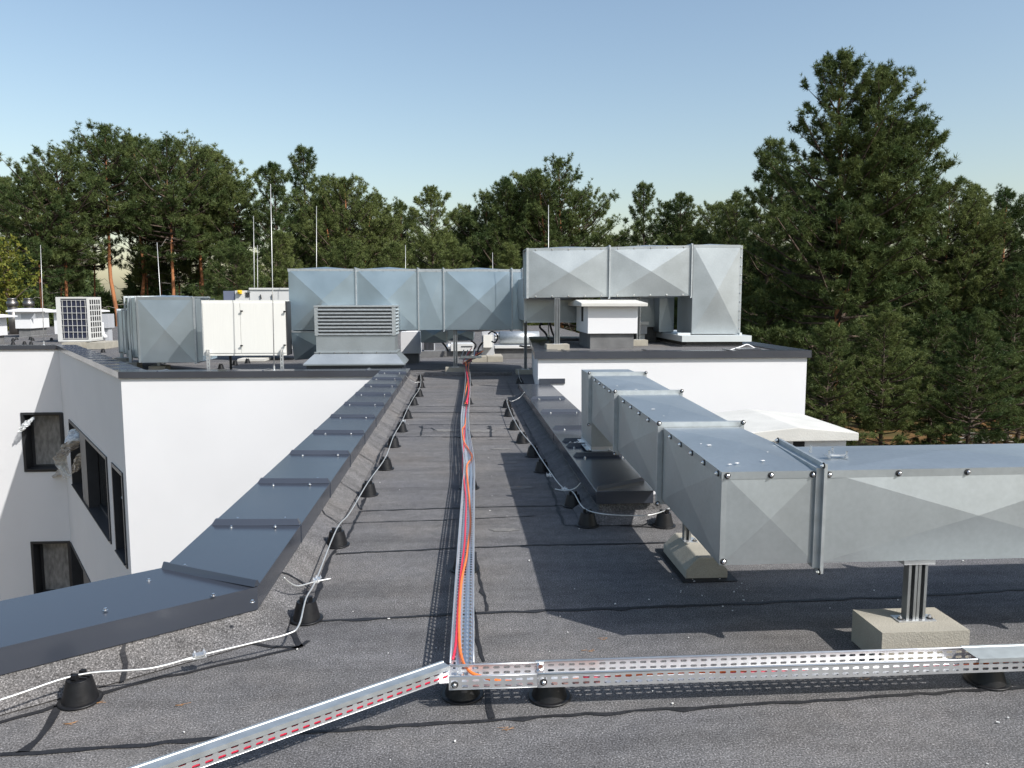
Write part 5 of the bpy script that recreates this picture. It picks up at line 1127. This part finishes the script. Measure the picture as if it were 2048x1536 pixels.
        if ox or oy: top = np.array([tr(hl * .55).x + ox, tr(hl * .55).y + oy, hl])
        k = 6; zz_ = rng.uniform(-.5, .05, k); Ps.append(top[None, :] + np.stack([rng.normal(0, .07, k) * (1 - zz_), rng.normal(0, .07, k) * (1 - zz_), zz_], 1)); Ds.append(np.tile([0, 0, 1.0], (k, 1))); Ss.append(np.full(k, tuft * .75))
    mb.cur = 2
    for k in range(dead):
        z = Ht * rr.uniform(max(.15, cb - .25), cb + .12); a = rr.random() * 6.28; L = rr.uniform(.8, 2.6); c0 = tr(z); hd = V((math.cos(a), math.sin(a), 0))
        p1 = c0 + hd * L * .5 + _Z * L * rr.uniform(-.1, .15); p2 = c0 + hd * L + _Z * L * rr.uniform(-.3, .25); mb.tube([c0, p1, p2], [.03, .02, .008], 4, cap=False)
        for q in range(3): a2 = a + rr.uniform(-.9, .9); s_ = rr.uniform(.3, .9); c1 = c0.lerp(p2, s_); mb.tube([c1, c1 + V((math.cos(a2), math.sin(a2), rr.uniform(-.4, .3))) * L * .35], [.014, .005], 3, cap=False)
    tm = bpy.data.meshes.new('trunk'); tm.from_pydata([tuple(p) for p in mb.v], [], mb.f)
    for mm in (bark, 'bark_grey', 'deadwood'): tm.materials.append(M[mm])
    tm.polygons.foreach_set('material_index', mb.m); tm.polygons.foreach_set('use_smooth', [True] * len(mb.f)); tm.update()
    v, t = tufts(np.concatenate(Ps), np.concatenate(Ds), np.concatenate(Ss), blades, rng)
    zm = v[:, 2].max(); tp = v[v[:, 2] > zm - .05 * Ht]; return tm, np_mesh('crown', v, t, 'needles'), (float(tp[:, 0].mean()), float(tp[:, 1].mean()), float(zm))
TALL = [pine(21 + k, 22, .66 + .04 * (k % 2), (3.9, 3.4, 3.8, 3.3)[k], ('round', 'oval', 'round', 'oval')[k], (.9, -.7, .3, -.2)[k], 22, .30, 17, 1.8, dead=14, twist=.8) for k in range(4)]
CONE_ = [pine(41 + k, 20, (.22, .16, .26)[k], (3.7, 3.9, 3.4)[k], ('cone', 'oval', 'cone')[k], .2, 38, .30, 17, 2.0, bark='bark_grey', dead=6) for k in range(3)]
BROAD = [pine(61 + k, 20, (.34, .42)[k], 4.3, 'oval', .4, 30, .30, 17, 1.8, leaders=[(0, 0, 20, 1), (1.6, -.8, 19, .6), (-1.7, .3, 18.3, .6)][:2 + k], dead=8) for k in range(2)]
KIND = {'T': TALL, 'C': CONE_, 'B': BROAD}; HTS = {'T': 22, 'C': 20, 'B': 20}
def plant(px, ytop, Y, kind, idx, label, sxy=1.0, rot=0.0, flip=False, group='pines beyond the roof', name='pine_tree'):
    top = D(px, ytop, Y); tm, cm, tp = KIND[kind][idx]; sc = (top.z - GZ) / tp[2]
    cr_, sr_ = math.cos(rot), math.sin(rot); top.x -= sc * sxy * (tp[0] * cr_ - tp[1] * sr_)
    t = thing(name, label, 'tree', (top.x, Y, GZ), group); t.rotation_euler = (0, 0, rot); t.scale = (sc * sxy, sc * sxy, sc)
    # bring the leader over the measured top
    for nm, me in (('trunk', tm), ('crown', cm)): o = bpy.data.objects.new(nm, me); COL.objects.link(o); o.parent = t
    return t
tr_ = [
 (10, 345, 58, 'T', 1, 'pine with its crown cut by the left edge of the photo'),
 (62, 325, 50, 'T', 2, 'leaning orange-trunked pine behind the two stainless flues'),
 (138, 282, 52, 'T', 0, 'pine with a straight yellow-orange trunk rising behind the outdoor unit'),
 (215, 243, 54, 'T', 3, 'tallest pine of the left-hand group, with a thick orange trunk'),
 (262, 262, 60, 'T', 1, 'pine just right of the tallest left-hand one'),
 (335, 268, 55, 'T', 2, 'pine with a flat top right of the sky gap on the left'),
 (372, 262, 57, 'T', 0, 'pine with a forked crown above the left duct row'),
 (420, 292, 60, 'T', 3, 'narrow-topped pine ending the left-hand group'),
 (470, 352, 58, 'T', 1, 'shorter pine filling the dip left of the tallest lightning rod'),
 (545, 318, 55, 'C', 0, 'cone-shaped pine directly behind the tallest lightning rod'),
 (605, 284, 62, 'C', 2, 'slender spire-topped pine left of centre'),
 (645, 338, 58, 'B', 0, 'bushy pine right of the slender spire'),
 (692, 345, 56, 'B', 1, 'pine with an open bluish crown and a red trunk above the wide duct'),
 (752, 380, 58, 'C', 1, 'rounded pine above the middle of the wide duct'),
 (800, 392, 60, 'B', 0, 'low broad pine left of the dark spire'),
 (866, 367, 50, 'C', 0, 'dark pointed pine over the walkway'),
 (925, 412, 58, 'B', 1, 'low pine in the dip right of the dark pointed pine'),
 (972, 372, 56, 'B', 0, 'pine at the left of the central right clump'),
 (1010, 348, 54, 'C', 1, 'round-headed pine behind the left end of the raised duct'),
 (1056, 333, 56, 'B', 1, 'pine with a notched top in the central right clump'),
 (1118, 303, 54, 'B', 0, 'tallest pine of the central right clump, reaching a limb out to the right'),
 (1165, 372, 56, 'T', 2, 'open pine at the right end of the central clump, before the sky gap'),
 (1236, 462, 66, 'B', 1, 'low distant pine right of the sky gap'),
 (1290, 358, 60, 'C', 2, 'pointed pine above the right half of the raised duct'),
 (1335, 392, 63, 'B', 0, 'pine between two points above the raised duct'),
 (1366, 380, 60, 'C', 0, 'second pointed pine above the raised duct'),
 (1430, 397, 60, 'B', 1, 'broad low pine above the duct leg'),
 (1478, 375, 54, 'C', 1, 'dark pine at the left foot of the tall clump on the right'),
 (1549, 268, 47, 'C', 2, 'pointed pine just left of the biggest pine'),
 (1600, 318, 50, 'B', 0, 'pine tucked against the left side of the biggest pine'),
 (1905, 352, 46, 'B', 1, 'pine with a jagged top right of the biggest pine'),
 (1945, 362, 50, 'C', 1, 'pine closing the right side of the tall clump'),
 (2020, 364, 46, 'B', 0, 'pine at the right edge of the photo'),
 (2075, 420, 42, 'C', 2, 'dark pine mostly beyond the right edge of the photo'),
]
for i, (px, yt, Y, k, idx, lb) in enumerate(tr_):
    plant(px, yt, Y, k, idx, lb, sxy=(1.0 if k == 'T' else 1.02), rot=(i * 2.399) % 6.28 if i not in () else 0)
# the biggest pine
bt, bc, bp2 = pine(99, 23.2, .20, 6.0, 'oval', -.2, 46, .30, 17, 2.5, leaders=[(0, 0, 23.2, .78), (1.95, .2, 22.2, .55), (3.6, .4, 19.6, .55)], dead=26, twist=.6)
KIND['Z'] = [(bt, bc, bp2)]; HTS['Z'] = 23.2
plant(1702, 88, 38, 'Z', 0, 'biggest pine, towering over the right side with a twin top and an orange trunk', rot=0)
# younger pines filling the right side below the big one
for i, (px, yt, Y, k, idx, lb) in enumerate([(1540, 560, 40, 'C', 1, 'young bushy pine right of the duct leg'), (1660, 640, 33, 'C', 0, 'young pine in front of the red trunks behind the white block'), (1770, 600, 34, 'C', 1, 'spreading young pine above the pale chimney slab'),
                                     (1880, 560, 38, 'C', 2, 'young pine in the shade on the right'), (1960, 610, 33, 'C', 1, 'young pine low at the right edge, lit at its top'), (2040, 520, 40, 'C', 0, 'young pine leaving the photo on the right'),
                                     (470, 470, 44, 'C', 1, 'young dense pine behind the grey air handling unit'), (560, 455, 46, 'C', 2, 'young dense pine between the lightning rods'), (690, 470, 48, 'C', 1, 'young pine just above the wide duct, left half'), (790, 480, 45, 'C', 0, 'young pine just above the wide duct, middle'), (905, 475, 48, 'C', 1, 'young pine just above the wide duct, right half'), (1020, 480, 47, 'C', 2, 'young pine above the junction of the wide and raised ducts'), (1400, 455, 50, 'C', 0, 'young pine just above the leg of the raised duct')]):
    plant(px, yt, Y, k, idx, lb, sxy=1.25, rot=i * 1.7, group='younger pines under the tall ones')
# extra bare trunks under the crowns on the left (each with its own small crown above)
for i, (px, yt, Y, lb) in enumerate([(104, 400, 62, 'pine with a reddish trunk between the flues and the outdoor unit'), (182, 380, 64, 'thin pine behind the tallest left-hand pine'), (283, 370, 61, 'pine whose orange trunk shows in the sky gap'), (308, 390, 66, 'crooked pine right of the sky gap'), (360, 380, 63, 'pine with an S-shaped grey trunk above the left duct row'), (396, 400, 60, 'pine with a leaning dark trunk above the cream cabinet')]):
    plant(px, yt, Y, 'T', i % 4, lb, sxy=.7, rot=i * 1.1 + .5)
# distant wood: one mass behind the trees that can be told apart
rng = np.random.default_rng(5); VV = []; TT = []; off = 0
for k in range(210):
    px = (-150 + 2350 * ((k * .618) % 1)) if k < 150 else (-1100 + 950 * ((k * .618) % 1) if k < 190 else 2200 + 700 * ((k * .618) % 1)); Y = rng.uniform(66, 100) if k < 95 or k >= 150 else rng.uniform(100, 130)
    x = D(px, 600, Y).x; top = rng.uniform(9, 15.5) * (.7 if 1180 < px < 1260 else 1) * (.78 if 180 < px < 300 else 1); r = rng.uniform(2.4, 3.6); n = 1100
    t = rng.uniform(0, 1, n) ** .8; R = r * (1 - t ** 2) ** .6; a = rng.uniform(0, 6.283, n); q_ = rng.uniform(.5, 1, n) ** .5
    P = np.stack([x + R * q_ * np.cos(a), Y + R * q_ * np.sin(a), GZ + top * .04 + top * .96 * t], 1); Dr = np.stack([np.cos(a) * .5, np.sin(a) * .5, np.full(n, .6)], 1)
    v, tt = tufts(P, Dr, rng.uniform(.5, .85, n), 6, rng, wfac=.2); VV.append(v); TT.append(tt + off); off += len(v)
o = bpy.data.objects.new('distant_wood', np_mesh('distant_wood', np.concatenate(VV), np.concatenate(TT), 'needles_dark')); COL.objects.link(o); tag(o, 'dark mass of further pines behind the nearer trees', 'wood', kind='stuff')
# undergrowth
VV = []; TT = []; off = 0
for k in range(150):
    Y = rng.uniform(40, 75); px = rng.uniform(-150, 2200); x = D(px, 600, Y).x; 
    if px > 1650 and Y < 60: continue
    h_ = rng.uniform(1.5, 5.0); n = 220; a = rng.uniform(0, 6.283, n); q_ = rng.uniform(0, 1, n) ** .5; zz_ = rng.uniform(0, 1, n)
    P = np.stack([x + h_ * .5 * q_ * np.cos(a), Y + h_ * .5 * q_ * np.sin(a), GZ + h_ * zz_ * (1 - .5 * q_)], 1); v, tt = tufts(P, np.tile([0, 0, .6], (n, 1)), rng.uniform(.4, .7, n), 5, rng, wfac=.25); VV.append(v); TT.append(tt + off); off += len(v)
o = bpy.data.objects.new('undergrowth', np_mesh('undergrowth', np.concatenate(VV), np.concatenate(TT), 'needles_dark')); COL.objects.link(o); tag(o, 'dark undergrowth between the pine trunks', 'undergrowth', kind='stuff')
# broadleaf tree at the left edge
def broadleaf(label, px, ytop, Y, r, n, group=None):
    top = D(px, ytop, Y); t = thing('broadleaf_tree', label, 'tree', (top.x, Y, GZ)); rng = np.random.default_rng(3)
    m = MB(); h = top.z - GZ; m.tube(smooth_path([V((top.x, Y, GZ)), V((top.x + .3, Y, GZ + h * .5)), V((top.x, Y, GZ + h * .9))], 3), [.16, .14, .12, .1, .08, .05, .03], 7)
    for k in range(12): a = k * 2.4; z = GZ + h * (.35 + .05 * k); m.tube([V((top.x + .2, Y, z)), V((top.x + math.cos(a) * r * .8, Y + math.sin(a) * r * .8, z + 1.0))], [.05, .01], 4)
    m.build('trunk', 'bark_grey', t)
    c = rng.normal(0, 1, (60, 3)); c /= np.linalg.norm(c, axis=1, keepdims=True); c *= rng.uniform(.4, 1, (60, 1)); c = c * np.array([r, r, h * .38])[None, :] + np.array([0, 0, h * .62])[None, :]
    P = c[rng.integers(0, 60, n)] + rng.normal(0, .38, (n, 3)); P[:, 2] = np.minimum(P[:, 2], h)
    v, tt = tufts(P, rng.normal(0, .4, (n, 3)), rng.uniform(.12, .2, n), 5, rng, wfac=.6, spread=1.2); me = np_mesh('crown', v, tt, 'leaves'); o = bpy.data.objects.new('crown', me); COL.objects.link(o); o.parent = t
    return t
broadleaf('yellowing broadleaf tree at the left edge, behind the white chimneys', 0, 470, 41, 1.5, 2600)
# log pile far on the forest floor
c = G(1965, 886, GZ); lg = thing('brush_pile', 'grey pile of cut branches on the forest floor at the right edge', 'brush pile', (c.x, c.y, GZ)); rr = random.Random(8); m = MB()
for k in range(60):
    a = rr.gauss(0, .3); l = rr.uniform(.6, 1.6); p = V((c.x + rr.gauss(0, .9), c.y + rr.gauss(0, .5), GZ + abs(rr.gauss(0, .35)) + .05)); d = V((math.cos(a), math.sin(a) * .5, rr.gauss(0, .12))) * l; m.tube([p - d * .5, p + d * .5], rr.uniform(.03, .07), 5)
m.build('branches', 'deadwood', lg)
